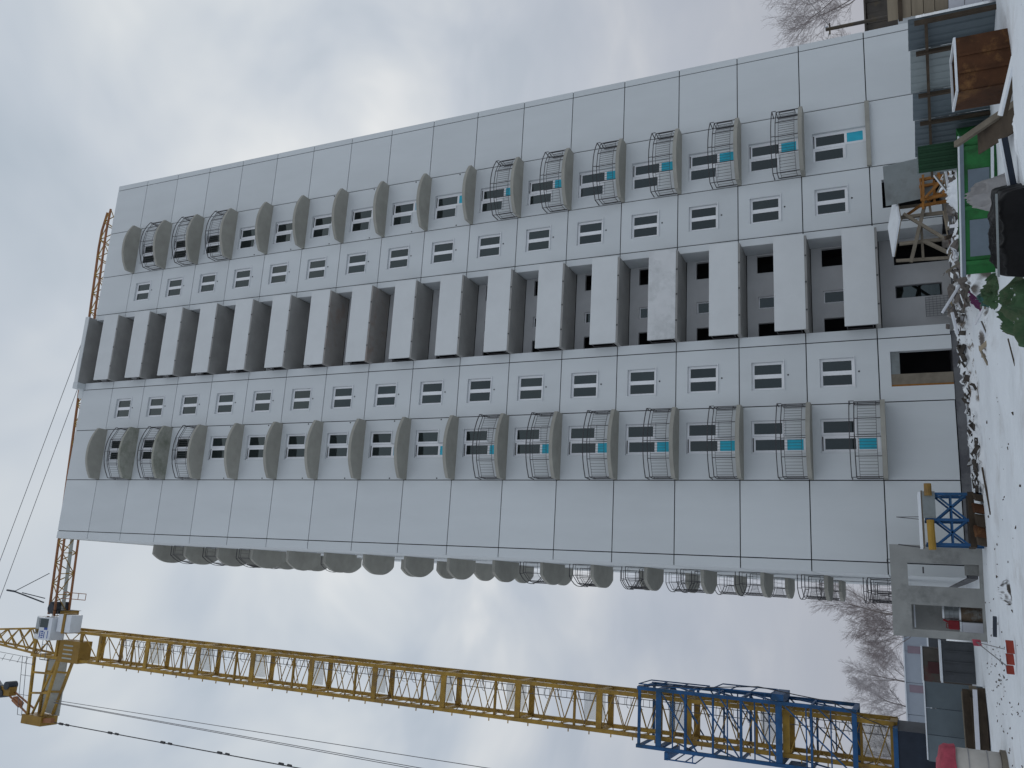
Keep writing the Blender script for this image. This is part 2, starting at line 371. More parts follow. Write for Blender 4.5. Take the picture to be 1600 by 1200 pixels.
# plinth
MB().box(XL-0.03, 9.2, 0.05, 22, -0.4, BASE-0.02).build('plinth', 'plinth', bld)
MB().box(14.0, XR+0.03, 0.05, 22, -0.4, BASE-0.02).build('plinth', 'plinth', bld)
MB().box(9.2, 14.0, -0.45, 1.1, -0.4, 0.16).build('entrance_step', 'plinth', bld)
# sealant in the joints
for x in JX: MB().box(x-0.05, x+0.05, 0.045, 0.16, BASE, 50.6).build('joint_seal', 'sealant', bld)
for n in range(0, NF):
    for (a, b2) in ((XL+0.01, 9.45), (13.85, XR-0.01)):
        MB().box(a, b2, 0.052, 0.165, fz(n)-0.05, fz(n)+0.05).build('joint_seal', 'sealant', bld)

WH = (0.62, 1.34)      # window hole half width, height
WZ = 0.93
wx0, wx1 = 1.34-0.62, 1.34+0.62
DX = (1.14, 1.90, 2.55); DZ = (0.06, 0.95, 2.30)
meshes = {}
def panel_mesh(kind):
    if kind in meshes: return meshes[kind]
    h0, h1 = GAP, H-GAP
    if kind == 'corner_l': mb = MB().box(0, 0.45-GAP, 0, TH, h0, h1)
    elif kind == 'corner_r': mb = MB().box(GAP, 0.35, 0, TH, h0, h1)
    elif kind == 'blank': mb = MB().box(GAP, 3.2-GAP, 0, TH, h0, h1)
    elif kind == 'mid': mb = MB().box(GAP, 3.17-GAP, 0, TH, h0, h1)
    elif kind == 'win_blank': mb = MB().box(GAP, 2.68-GAP, 0, TH, h0, h1)
    elif kind == 'window':
        mb = holed_panel(2.68-2*GAP, h0, h1, [(wx0-GAP, wx1-GAP, WZ, WZ+1.34)], TH)
        for v in mb.v: v.x += GAP
    elif kind in ('balcony_l', 'balcony_r'):
        W = 3.17-2*GAP
        mb = holed_panel(W, h0, h1, [(DX[0]-GAP, DX[1]-GAP, DZ[0], DZ[2]), (DX[1]-GAP, DX[2]-GAP, DZ[1], DZ[2])], TH)
        if kind == 'balcony_r': mb = mirror(mb, W)
        for v in mb.v: v.x += GAP
    elif kind == 'pilaster_l': mb = MB().box(GAP, 0.45, 0, 1.12, h0, h1)
    elif kind == 'pilaster_r': mb = MB().box(0, 0.35-GAP, 0, 1.12, h0, h1)
    meshes[kind] = mb.mesh('wall_panel', 'panel_white'); return meshes[kind]
SIDE = (0, 0, -PI/2)

# window unit meshes (local x,z; y depth of frame 0.10..0.16)
def frame_rect(mb, x0, x1, z0, z1, t, y0=0.125, y1=0.19):
    mb.box(x0, x1, y0, y1, z0, z0+t); mb.box(x0, x1, y0, y1, z1-t, z1)
    mb.box(x0, x0+t, y0, y1, z0+t, z1-t); mb.box(x1-t, x1, y0, y1, z0+t, z1-t)
wf = MB(); frame_rect(wf, wx0+0.004, wx1-0.004, WZ+0.004, WZ+1.336, 0.10)
wf.box(1.34-0.09, 1.34+0.09, 0.12, 0.185, WZ+0.104, WZ+1.236)
WF = wf.mesh('window', 'frame_white')
PANE = MB().box(0, 0.43, 0.155, 0.163, WZ+0.10, WZ+1.24).mesh('pane', 'glass')
SILL = MB().box(wx0-0.05, wx1+0.05, -0.05, 0.124, WZ-0.025, WZ-0.003).mesh('sill', 'frame_white')
VENT = MB().bar((0, -0.012, 0), (0, 0.05, 0), 0.075, n=8).mesh('vent_hole', 'sealant')
def bal_unit(flip):
    W = 3.17
    fx = (lambda m: mirror(m, W)) if flip else (lambda m: m)
    f = MB(); frame_rect(f, DX[0]+.004, DX[1]-0.02, DZ[0]+.004, DZ[2]-.004, 0.14); frame_rect(f, DX[1]-0.01, DX[2]-.004, DZ[1]+.004, DZ[2]-.004, 0.09)
    f.box(DX[0]+0.104, DX[1]-0.12, 0.128, 0.188, 0.86, 0.97)
    return (fx(f).mesh('balcony_door', 'frame_white'),
            fx(MB().box(DX[0]+0.10, DX[1]-0.12, 0.155, 0.163, 0.96, DZ[2]-0.14)).mesh('pane', 'glass'),
            fx(MB().box(DX[1]+0.08, DX[2]-0.09, 0.155, 0.163, DZ[1]+0.09, DZ[2]-0.09)).mesh('pane', 'glass'),
            fx(MB().box(DX[0]+0.10, DX[1]-0.12, 0.145, 0.163, 0.16, 0.865)),
            fx(MB().box(DX[1]+.0, DX[2]+0.03, -0.05, 0.124, DZ[1]-0.025, DZ[1]-0.003)).mesh('sill', 'frame_white'),
            fx(MB().box(DX[0]+0.08, DX[1]-0.08, 0.115, 0.13, DZ[2]-0.075, DZ[2]-0.030)).mesh('transom_gap_shade', 'sealant'))  # dark strip stands for the shaded gap above the door glass
BU = {False: bal_unit(False), True: bal_unit(True)}
FILM = {}
for k in BU:
    for m in ('blue_film', 'pale_film', 'frame_white'): FILM[(k, m)] = BU[k][3].mesh('door_panel', m)

# balcony slab and railing (local: x 0..W along facade, y negative outward, z 0 = floor)
BW = 3.17
def arc(inset=0.0, n=14):
    pts = []
    for k in range(n+1):
        t = -1+2*k/n
        pts.append((BW/2 + (BW/2-0.02-inset)*t, -(0.62+0.50*(1-abs(t)**2.2)) + inset))
    return pts
def slab_mesh(m):
    poly = [(0.02, 0.04)] + arc() + [(BW-0.02, 0.04)]
    return MB().prism(list(reversed(poly)), -0.17, 0).mesh('balcony', m)
SLAB = {m: slab_mesh(m) for m in ('slab_concrete', 'slab_mossy')}
bp = arc(0.05, 4)
bp = [(0.07, -0.02)] + bp + [(BW-0.07, -0.02)]
hr = MB()
for a, b2 in zip(bp, bp[1:]):
    hr.bar((*a, 0.97), (*b2, 0.97), 0.040, n=5)
for a in bp: hr.bar((*a, -0.02), (*a, 0.97), 0.030)
up_ = [(x, y-0.02) for x, y in arc(0.02, 8)]
hr.path([(up_[0][0], -0.02, 1.15)] + [(x, y, 1.15) for x, y in up_] + [(up_[-1][0], -0.02, 1.15)], 0.034)
for k in (0, 4, 8): hr.bar((*up_[k], 1.15), (*up_[k], 0.97), 0.025)
HAND = hr.mesh('handrail', 'rail_steel')
RP = []
for a, b2 in zip(bp, bp[1:]):
    A, B = Vector((*a, 0)), Vector((*b2, 0)); d = (B-A); mb = MB()
    p, q = A+d*0.10, B-d*0.10
    for z in (0.16, 0.84): mb.bar(p+Vector((0, 0, z)), q+Vector((0, 0, z)), 0.016)
    nb = 5 if d.length > 0.7 else 2
    for k in range(nb+1):
        c = p.lerp(q, k/nb); mb.bar(c+Vector((0, 0, 0.16)), c+Vector((0, 0, 0.84)), 0.0125)
    for z in (0.16, 0.84):
        mb.bar(A+Vector((0, 0, z)), p+Vector((0, 0, z)), 0.015); mb.bar(q+Vector((0, 0, z)), B+Vector((0, 0, z)), 0.015)
    RP.append(mb.mesh('railing_panel', 'rail_steel'))

def balcony(loc, rot, n, rails):
    s = put('balcony', SLAB['slab_mossy' if (rot is None and loc[0] < 10 and n in (14, 15)) else 'slab_concrete'], bld, loc, rot)
    if rails:
        for nm, me_ in [('handrail', HAND)] + [('railing_panel', r) for r in RP]:
            o = bpy.data.objects.new(nm, me_); COL.objects.link(o); o.parent = s
def door_unit(loc, rot, flip, n):
    f = put('balcony_door', BU[flip][0], bld, loc, rot)
    film = 'blue_film' if n <= 7 else ('pale_film' if n == 8 else 'frame_white')
    for nm, me_ in (('pane', BU[flip][1]), ('pane', BU[flip][2]), ('door_panel', FILM[(flip, film)]), ('sill', BU[flip][4]), ('transom_gap_shade', BU[flip][5])):
        o = bpy.data.objects.new(nm, me_); COL.objects.link(o); o.parent = f
def window_unit(x, z):
    f = put('window', WF, bld, (x, 0, z))
    for dxp in (wx0+0.10, 1.34+0.09):
        o = bpy.data.objects.new('pane', PANE); COL.objects.link(o); o.parent = f; o.location = (dxp, 0, 0)
    o = bpy.data.objects.new('sill', SILL); COL.objects.link(o); o.parent = f
    put('vent_hole', VENT, bld, (x+1.34, 0, z+WZ-0.18))
def has_rail(n): return n <= 6 or n in (13, 14, 15)

for n in range(-1, NF):
    z = fz(n)
    sc = None
    if n < 0:      # ground storey panels reach from the plinth to the first joint
        zs = BASE; hh = Z0-BASE; sc = (1, 1, hh/H)
    else: zs = z
    def P(kind, x): put('wall_panel', panel_mesh(kind), bld, (x, 0, zs), None, sc)
    P('corner_l', XL); P('blank', 0.0); P('blank', 20.0); P('corner_r', 23.2)
    P('pilaster_l', 9.05); P('pilaster_r', 13.8)
    if n < 0:
        P('mid', 3.2); P('mid', 16.83)
        for x0, holes in ((6.37, [(0.63-GAP, 2.10-GAP, BASE-.001, 2.60)]), (14.15, [(0.68-GAP, 2.0-GAP, BASE-0.001, 2.60)])):
            mb = holed_panel(2.68-2*GAP, BASE, Z0-GAP, holes, TH); put('wall_panel', mb.mesh('wall_panel', 'panel_white'), bld, (x0+GAP, 0, 0))
    elif n == 16:
        P('mid', 3.2); P('mid', 16.83); P('win_blank', 6.37); P('win_blank', 14.15)
    else:
        P('balcony_l', 3.2); P('balcony_r', 16.83); P('window', 6.37); P('window', 14.15)
        door_unit((3.2, 0, z), None, False, n); door_unit((16.83, 0, z), None, True, n)
        window_unit(6.37, z); window_unit(14.15, z)
    if n >= 0:
        balcony((3.2, 0, z), None, n, has_rail(n))
        if n > 0: balcony((16.83, 0, z), None, n, has_rail(n))
        else: MB().box(16.86, 19.97, -0.16, 0.03, z-0.10, z+0.08).build('ledge', 'slab_concrete', bld)
        if 7 <= n <= 12:
            for x in (3.2, 6.37, 16.83, 20.0): put('vent_hole', VENT, bld, (x + (0.09 if x in (3.2, 16.83) else -0.09), 0, z+0.85))
    # left side facade
    for (y1, kind, wd) in ((5.1, 'plain', 5.1), (8.27, 'balc', 3.17), (13.7, 'plain', 5.43), (16.87, 'balc', 3.17), (22.0, 'plain', 5.13)):
        if kind == 'balc' and 0 <= n < 16:
            put('wall_panel', panel_mesh('balcony_l'), bld, (XL, y1, z), SIDE); door_unit((XL, y1, z), SIDE, False, n)
        else:
            key = ('side', wd, y1 == 5.1)
            if key not in meshes:
                meshes[key] = MB().box(GAP, wd-(0.29 if y1 == 5.1 else GAP), 0, 0.2, GAP, H-GAP).mesh('wall_panel', 'panel_white')
            put('wall_panel', meshes[key], bld, (XL, y1, zs), SIDE, sc)
        if kind == 'balc' and n >= 0: balcony((XL, y1, z), SIDE, n, has_rail(n))

# loggia column
PAR = {m: MB().box(0.03, 4.33, -0.575, -0.49, -0.08, 1.20).mesh('loggia_parapet', m) for m in ('parapet_white', 'parapet_stained')}
LSL = {m: MB().box(0.03, 4.28, -0.56, 1.09, -0.17, 0).mesh('loggia_slab', m) for m in ('loggia_slab', 'slab_rusty')}
lw = holed_panel(4.28, 0, H-0.2, [(3.36, 4.2, 0.06, 2.15), (1.65, 2.22, 0.95, 2.12), (0.12, 0.95, 0.06, 2.12)], 0.16)
LWALL = lw.mesh('loggia_wall', 'loggia_wall')
LPANE = MB().box(1.65, 2.22, 0.10, 0.11, 0.95, 2.12).mesh('pane', 'glass')
lf = MB(); frame_rect(lf, 1.652, 2.218, 0.952, 2.118, 0.05, 0.08, 0.14); LFR = lf.mesh('loggia_window', 'frame_white')
gb = MB()
for x in (0.045, 0.30):
    gb.bar((x, -0.50, 1.12), (x, 0.0, 1.12), 0.035); gb.bar((x, -0.50, 0.12), (x, 0.0, 0.12), 0.035)
    gb.bar((x, -0.45, 0.12), (x, -0.45, 1.12), 0.03); gb.bar((x, -0.05, 0.12), (x, -0.05, 1.12), 0.03)
GBR = gb.mesh('parapet_bracket', 'rail_steel')
LUG = MB()
for x in (0.85, 2.1, 3.3): LUG.box(x, x+0.06, -0.585, -0.555, -0.16, -0.09)
LUGM = LUG.mesh('fixing_lug', 'rail_steel')
for n in range(0, NF):
    z = fz(n); x = 9.5
    put('loggia_slab', LSL['slab_rusty' if n in (9, 10) else 'loggia_slab'], bld, (x-0.02, 0, z))
    put('loggia_parapet', PAR['parapet_stained' if n == 3 else 'parapet_white'], bld, (x, 0, z))
    put('parapet_bracket', GBR, bld, (x, 0, z)); put('fixing_lug', LUGM, bld, (x, 0, z))
    put('loggia_wall', LWALL, bld, (9.51, 1.1, z))
    f = put('loggia_window', LFR, bld, (9.51, 1.1, z)); o = bpy.data.objects.new('pane', LPANE); COL.objects.link(o); o.parent = f
# ground floor entrance wall
gw = holed_panel(4.28, 0.1, Z0-0.2, [(3.10, 4.15, 0.2, 2.28), (1.6, 2.17, 0.5, 2.28)], 0.16)
put('loggia_wall', gw.mesh('loggia_wall', 'loggia_wall'), bld, (9.51, 1.1, 0))
f = MB(); frame_rect(f, 1.602, 2.168, 0.502, 2.278, 0.035, 0.08, 0.14); f = put('loggia_window', f.mesh('loggia_window', 'plinth'), bld, (9.51, 1.1, 0))
o = put('pane', MB().box(1.62, 2.15, 0.10, 0.11, 0.52, 2.26).mesh('pane', 'glass')); COL.objects.unlink(o); COL.objects.link(o); o.parent = f
MB().box(9.47, 13.86, -0.57, 1.3, 50.46, 50.70).build('loggia_canopy', 'loggia_slab', bld)
MB().box(9.45, 13.88, -0.62, -0.575, 50.46, 50.78).build('canopy_fascia', 'parapet_white', bld)
MB().box(9.06, 9.45, -0.60, -0.02, 50.44, 50.86).build('canopy_end', 'panel_white', bld)
MB().box(8.55, 9.47, -0.02, 1.3, 50.56, 50.98).build('roof_block', 'panel_white', bld)
# boarded ground-floor opening
MB().box(7.005, 7.52, 0.04, 0.07, BASE, 2.598).build('plywood_board', 'timber_grey', bld)
MB().box(7.003, 7.08, 0.025, 0.038, BASE, 2.598).build('timber_edge', 'timber_orange', bld)
MB().box(7.52, 8.465, 0.06, 0.12, 2.26, 2.598).build('lintel_board', 'sheet_grey', bld)

# ------------------------------------------------------------------ tower crane
CX, CY = -8.0, 10.4
crane = thing('tower_crane', 'yellow lattice tower crane with blue climbing frame left of the tower block', 'crane', (CX, CY, 0))
PITCH, ZB = 4.83, 3.17
ms = MB()
for sx in (-1, 1):
    for sy in (-1, 1): ms.box(sx*1.0-0.10, sx*1.0+0.10, sy*1.0-0.10, sy*1.0+0.10, 0, PITCH)
for z0, z1 in ((0.0, 0.32),):
    for s_ in (-1, 1):
        ms.box(-0.9, 0.9, s_*1.0-0.06, s_*1.0+0.06, z0, z1); ms.box(s_*1.0-0.06, s_*1.0+0.06, -0.9, 0.9, z0, z1)
MS = ms.mesh('mast_section', 'crane_yellow')
br = MB(); k = 7
for s_ in (-1, 1):
    zz = [0.32+(PITCH-0.32)*i/k for i in range(k+1)]
    for i in range(k):
        a, b2 = (-0.95, 0.95) if i % 2 == 0 else (0.95, -0.95)
        br.bar((a*s_, s_*1.0, zz[i]), (b2*s_, s_*1.0, zz[i+1]), 0.06, n=5); br.bar((s_*1.0, -a*s_, zz[i]), (s_*1.0, -b2*s_, zz[i+1]), 0.06, n=5)
BRACE = br.mesh('bracing', 'crane_yellow')
gd = MB().box(-0.75, 0.75, 0.60, 0.61, 0.35, 1.60)
GUARD = gd.mesh('landing_guard', 'mesh_guard')
PEG = MB()
for z_ in (0.7, 1.9, 3.1, 4.3): PEG.bar((-1.1, -1.0, z_), (-1.27, -1.0, z_), 0.05)
PEGM = PEG.mesh('step_peg', 'crane_yellow')
LAD = MB()
for x in (0.25, 0.62): LAD.bar((x, 0.55, 0), (x, 0.55, PITCH), 0.035)
z_ = 0.2
while z_ < PITCH: LAD.bar((0.25, 0.55, z_), (0.62, 0.55, z_), 0.022); z_ += 0.35
for z_ in (2.2, 3.0, 3.8):
    LAD.path([(0.25+0.185-0.35*math.cos(t), 0.55-0.5*math.sin(t), z_) for t in [PI*i/6 for i in range(7)]], 0.022)
LADM = LAD.mesh('ladder', 'rope')
BARM = MB().box(-0.9, 0.9, -1.05, -0.93, 1.52, 1.64).mesh('landing_beam', 'crane_ochre')
for k in range(0, 11):
    s_ = put('mast_section', MS, crane, (CX, CY, ZB+PITCH*k))
    for nm, me_ in (('bracing', BRACE), ('landing_guard', GUARD), ('ladder', LADM), ('step_peg', PEGM), ('landing_beam', BARM)):
        o = bpy.data.objects.new(nm, me_); COL.objects.link(o); o.parent = s_
top = ZB+PITCH*11        # 56.3
# short top section up to the jib foot
t_ = MB()
for sx in (-1, 1):
    for sy in (-1, 1): t_.box(CX+sx-0.1, CX+sx+0.1, CY+sy-0.1, CY+sy+0.1, top, 63.6)
for z_ in (top, 58.3, 60.8, 63.3):
    for s_ in (-1, 1):
        t_.box(CX-0.9, CX+0.9, CY+s_-0.06, CY+s_+0.06, z_, z_+0.25); t_.box(CX+s_-0.06, CX+s_+0.06, CY-0.9, CY+0.9, z_, z_+0.25)
for s_ in (-1, 1):
    for a, b2, z1, z2 in ((-.95, .95, top, 58.3), (.95, -.95, 60.9, 63.3), (-.95, .95, 60.9, 63.3)):
        t_.bar((CX+a, CY+s_, z1), (CX+b2, CY+s_, z2), 0.08, n=5); t_.bar((CX+s_, CY+a, z1), (CX+s_, CY+b2, z2), 0.08, n=5)
t_.build('mast_top', 'crane_yellow', crane)
MB().box(CX-1.2, CX+0.35, CY-1.25, CY-0.2, 58.2, 60.4).build('machinery_housing', 'crane_ochre', crane)
slot = MB()
for k in range(4): slot.box(CX-0.95+0.3*k, CX-0.85+0.3*k, CY-1.27, CY-1.24, 58.9, 59.9)
slot.build('housing_slot', 'crane_grey', crane)
# operator cab on a bracket in front of the mast
cx0, cx1, cy0, cy1 = -7.65, -6.05, 8.0, 9.25
cab = MB(); prof = [(cy0+0.05, 60.2), (cy1, 60.2), (cy1, 62.45), (cy0+0.45, 62.45), (cy0-0.1, 61.3)]
i = len(cab.v); m_ = len(prof)
cab.v += [Vector((cx0, y, z)) for y, z in prof] + [Vector((cx1, y, z)) for y, z in prof]
cab.f += [tuple(range(m_)), tuple(range(2*m_-1, m_-1, -1))] + [(q, (q+1) % m_, m_+(q+1) % m_, m_+q) for q in range(m_)]
cb = cab.build('operator_cab', 'cab_white', crane)
def cab_quad(name, m, u0_, u1_, seg, v0, v1, off=0.012):
    (ya, za), (yb, zb) = seg
    A = lambda u, v: Vector((cx0+(cx1-cx0)*u, ya+(yb-ya)*v, za+(zb-za)*v))
    nrm = Vector((0, -(zb-za), (yb-ya))); nrm = nrm.normalized() if nrm.y < 0 else -nrm.normalized()
    q = [A(u0_, v0), A(u1_, v0), A(u1_, v1), A(u0_, v1)]
    mb = MB(); mb.v = [p+nrm*off for p in q]+[p-nrm*0.004 for p in q]
    mb.f = [(0, 1, 2, 3), (7, 6, 5, 4), (0, 4, 5, 1), (1, 5, 6, 2), (2, 6, 7, 3), (3, 7, 4, 0)]
    return mb.build(name, m, cb)
cab_quad('windscreen', 'glass', 0.22, 0.95, (prof[4], prof[3]), 0.04, 0.95)
cab_quad('windscreen', 'glass', 0.55, 0.95, (prof[0], prof[4]), 0.30, 0.98)
for u0_, u1_, v0, v1 in ((0.08, 0.40, 0.84, 0.90), (0.08, 0.13, 0.62, 0.76), (0.17, 0.22, 0.60, 0.78), (0.25, 0.31, 0.62, 0.74), (0.34, 0.40, 0.60, 0.78), (0.08, 0.36, 0.48, 0.54), (0.45, 0.58, 0.30, 0.58), (0.08, 0.42, 0.20, 0.25)):
    cab_quad('cab_lettering', 'logo_blue', u0_, u1_, (prof[0], prof[4]), v0, v1, 0.01)
sgl = MB().box(cx1-0.004, cx1+0.012, cy0+0.35, cy1-0.15, 61.15, 62.25).build('side_window', 'glass', cb)
MB().box(-7.0, -5.75, 8.35, 9.3, 58.6, 59.15).build('electric_box', 'cab_white', crane)
MB().box(-7.0, -5.75, 8.35, 9.3, 59.45, 60.0).build('electric_box', 'cab_white', crane)
MB().box(-7.1, -5.65, 8.3, 9.35, 59.17, 59.43).build('electric_box', 'crane_ochre', crane)
pl = MB().box(-6.9, -5.6, 9.4, 11.0, 61.2, 61.26)
pl.build('platform', 'crane_ochre', crane)
rl = MB()
for (a, b2) in (((-5.6, 9.4), (-5.6, 11.0)), ((-6.9, 9.4), (-5.6, 9.4)), ((-9.2, 9.0), (-9.2, 11.6)), ((-9.2, 9.0), (-7, 9.0))):
    for dz in (0.55, 1.1): rl.bar((*a, 61+dz), (*b2, 61+dz), 0.03)
    for t in (0, .5, 1):
        p = Vector((*a, 61)).lerp(Vector((*b2, 61)), t); rl.bar(p, p+Vector((0, 0, 1.1)), 0.03)
rl.build('guard_rail', 'rope', crane)
gr = MB()
for x in (-4.65, -4.2): gr.bar((x, 9.1, 58.4), (x, 9.1, 60.9), 0.05)
for z_ in (58.4, 59.2, 60.0, 60.8): gr.bar((-4.65, 9.1, z_), (-4.2, 9.1, z_), 0.035)
gr.build('access_ladder', 'crane_red', crane)
# jib
jib0, jib1 = Vector((-7.0, 10.15, 62.0)), Vector((27.2, 8.55, 62.0))
d = (jib1-jib0); Lj = d.length; d.normalize(); sd_ = Vector((-d.y, d.x, 0))
def jp(t, side, up):
    wdt = 0.62 if t < Lj-2 else 0.62*(1-0.25*(t-Lj+2)/2)
    hgt = 1.45 if t < Lj-2 else 1.45-0.5*(t-Lj+2)/2
    return jib0 + d*t + sd_*side*wdt + Vector((0, 0, up*hgt))
jc = [MB(), MB(), MB()]; jb = MB()
nb = 21; ts = [1.0+(Lj-1.0)*i/nb for i in range(nb+1)]
for i in range(nb):
    a, b2 = ts[i], ts[i+1]; m_ = (a+b2)/2
    jc[0].bar(jp(a, -1, 0), jp(b2, -1, 0), 0.13); jc[1].bar(jp(a, 1, 0), jp(b2, 1, 0), 0.13); jc[2].bar(jp(a, 0, 1), jp(b2, 0, 1), 0.14)
    jb.bar(jp(a, -1, 0), jp(a, 1, 0), 0.06)
    for s_ in (-1, 1):
        jb.bar(jp(a, s_, 0), jp(m_, 0, 1), 0.06); jb.bar(jp(m_, 0, 1), jp(b2, s_, 0), 0.06)
    jb.bar(jp(a, -1 if i % 2 else 1, 0), jp(b2, 1 if i % 2 else -1, 0), 0.05)
j = jb.build('jib', 'crane_yellow', crane)
for c_ in jc: c_.build('jib_chord', 'crane_red', j)
MB().obox(jp(Lj*0.5, 0.15, 0.03), d*(Lj*0.48), sd_*0.16, Vector((0, 0, 0.015))).build('jib_walkway', 'crane_grey', j)
MB().box(-5.9, -5.0, 9.5, 10.7, 62.1, 62.7).bar((-5.5, 9.4, 62.4), (-5.5, 10.8, 62.4), 0.75, n=12).build('trolley_winch', 'crane_dark', crane)
dv = MB().path([(-5.1, 9.3, 63.2), (-4.45, 9.0, 66.4)], 0.09).path([(-2.9, 9.5, 63.4), (-4.45, 9.0, 66.4)], 0.04).path([(-4.8, 9.5, 63.4), (-4.5, 9.1, 65.6)], 0.06).path([(-4.45, 9.0, 66.3), (-4.4, 9.0, 67.3)], 0.13)
dv.build('davit_arm', 'crane_dark', crane)
# cathead above the jib foot
ch = MB(); apex = Vector((-8.1, 10.3, 73.0))
for sx in (-1, 1):
    for sy in (-1, 1):
        ch.bar((CX+sx*0.95, CY+sy*0.7, 63.4), (apex.x+sx*0.22, apex.y+sy*0.2, 73), 0.14)
def cp(t, sx, sy): return Vector((CX+sx*0.95, CY+sy*0.7, 63.4)).lerp(Vector((apex.x+sx*0.22, apex.y+sy*0.2, 73)), t)
for i in range(7):
    a, b2 = i/7, (i+1)/7
    for sy in (-1, 1):
        ch.bar(cp(a, -1, sy), cp(b2, 1, sy), 0.07); ch.bar(cp(a, 1, sy), cp(b2, -1, sy), 0.07)
    for sx in (-1, 1): ch.bar(cp(a, sx, -1), cp(b2, sx, 1), 0.07)
ch.build('cathead', 'crane_yellow', crane)
cg = MB()
for i in range(10): cg.bar((-9.3, 9.8, 63.6+i*0.9), (-9.75, 9.6, 63.6+i*0.9), 0.025)
for dx_ in (0, 0.45): cg.bar((-9.3-dx_, 9.7, 63.6), (-9.0-dx_, 9.7, 72.5), 0.03)
cg.build('cathead_ladder', 'rope', crane)
# back strut and its pulley arm
st = MB()
for y in (9.75, 11.05):
    st.bar((-8.9, y, 63.75), (-13.6, 10.4+(y-10.4)*0.7, 63.55), 0.18); st.bar((-8.9, y, 60.9), (-13.3, 10.4+(y-10.4)*0.7, 62.0), 0.18)
    for t in (0.3, 0.62):
        st.bar(Vector((-8.9, y, 63.75)).lerp(Vector((-13.6, 10.4+(y-10.4)*0.7, 63.55)), t), Vector((-8.9, y, 60.9)).lerp(Vector((-13.3, 10.4+(y-10.4)*0.7, 62.0)), t), 0.14)
st.bar((-9.2, 9.8, 61.2), (-13.3, 10.1, 63.3), 0.13)
s1 = st.build('back_strut', 'crane_yellow', crane)
MB().box(-14.0, -13.35, 9.7, 11.1, 61.7, 63.9).build('strut_head', 'crane_ochre', s1)
MB().bar((-13.6, 10.0, 61.8), (-13.5, 10.0, 60.8), 0.32).build('strut_pin', 'crane_red', s1)
MB().obox((-11.3, 10.95, 62.5), (2.0, 0, 0.05), (0, 0.015, 0), (0.05, 0, 1.05)).build('strut_walkway', 'crane_grey', s1)
MB().path([(-9.2, 9.6, 64.9), (-13.5, 9.9, 64.7)], 0.03).path([(-9.2, 9.6, 64.4), (-13.5, 9.9, 64.2)], 0.03).path([(-10.6, 9.7, 63.7), (-10.6, 9.7, 64.85)], 0.03).path([(-12, 9.7, 63.6), (-12, 9.7, 64.8)], 0.03).path([(-13.5, 9.9, 63.7), (-13.5, 9.9, 64.7)], 0.03).build('guard_rail', 'rope', s1)
pa = MB().path([(-13.4, 10.1, 63.8), (-12.35, 10.1, 66.2)], 0.10).path([(-13.0, 10.5, 63.8), (-12.1, 10.5, 66.2)], 0.10).bar((-12.9, 10.3, 65.0), (-12.5, 10.3, 65.9), 0.36)
pa = pa.build('pulley_arm', 'crane_red', crane)
MB().box(-12.35, -11.7, 10.0, 10.6, 66.2, 67.4).build('pulley_block', 'crane_ochre', pa)
wh = MB()
for x, z_ in ((-11.95, 67.5), (-12.25, 67.2), (-11.6, 66.6)): wh.bar((x, 9.9, z_), (x, 10.7, z_), 0.62, n=12)
wh.build('pulley_wheel', 'crane_dark', pa)
pe = MB().bar((-13.7, 10.3, 62), (-13.85, 10.3, 3.0), 0.07, n=6)
z_ = 60.4
while z_ > 5: pe.bar((-13.7, 10.3, z_), (-13.71, 10.3, z_-0.35), 0.18, n=8); pe.bar((-13.7, 10.3, z_-.7), (-13.71, 10.3, z_-1.0), 0.16, n=8); z_ -= 5.2
pe.build('pendant', 'cable', crane)
hrp = MB()
for xa, xb in ((-12.15, -11.85), (-12.3, -12.75), (-12.35, -12.9)): hrp.bar((xa, 10.3, 61.4), (xb, 10.3, 4), 0.035, n=4)
hrp.build('hoist_rope', 'rope', crane)
stay = MB()
for y in (9.1, 9.75): stay.bar((-8.1, y+0.5, 71.4-(y-9.1)*1.2), (17.6, y-0.4, 62.4-(y-9.1)*1.0+0.5), 0.05, n=5)
for k in range(3): stay.bar((-11.7-0.12*k, 10.3, 67.5), (-8.2, 10.2, 72.8-0.3*k), 0.035, n=4)
stay.build('stay_cable', 'rope', crane)
# blue climbing frame round the lower mast
cf = MB(); hw = 1.42
for sx in (-1, 1):
    for sy in (-1, 1): cf.box(CX+sx*hw-0.085, CX+sx*hw+0.085, CY+sy*hw-0.085, CY+sy*hw+0.085, 4.9, 15.6)
for z_, t in ((4.9, .22), (6.9, .10), (8.3, .30), (10.2, .12), (11.6, .09), (13.0, .10), (14.3, .28), (15.4, .14)):
    for s_ in (-1, 1):
        cf.box(CX-hw, CX+hw, CY+s_*hw-0.06, CY+s_*hw+0.06, z_, z_+t); cf.box(CX+s_*hw-0.06, CX+s_*hw+0.06, CY-hw, CY+hw, z_+.003, z_+t-.003)
cf_o = cf.build('climbing_frame', 'crane_blue', crane)
cbm = MB(); lv = [5.1, 8.3, 10.3, 12.4, 14.4]
for z1, z2 in zip(lv, lv[1:]):
    for s_ in (-1, 1):
        cbm.bar((CX-hw, CY+s_*hw, z1), (CX+hw, CY+s_*hw, z2), 0.065); cbm.bar((CX+s_*hw, CY-hw, z1), (CX+s_*hw, CY+hw, z2), 0.065)
        cbm.bar((CX, CY+s_*hw, z1), (CX+hw, CY+s_*hw, (z1+z2)/2), 0.06)
        for k in (0.3, 0.65): cbm.bar((CX-hw, CY+s_*hw, z1+(z2-z1)*k), (CX+hw, CY+s_*hw, z1+(z2-z1)*k), 0.06)
cbm.build('frame_bracing', 'crane_blue', cf_o)
MB().box(CX+hw+0.12, CX+hw+0.42, CY-1.6, CY+1.0, 8.2, 8.75).build('frame_platform', 'crane_blue', cf_o)
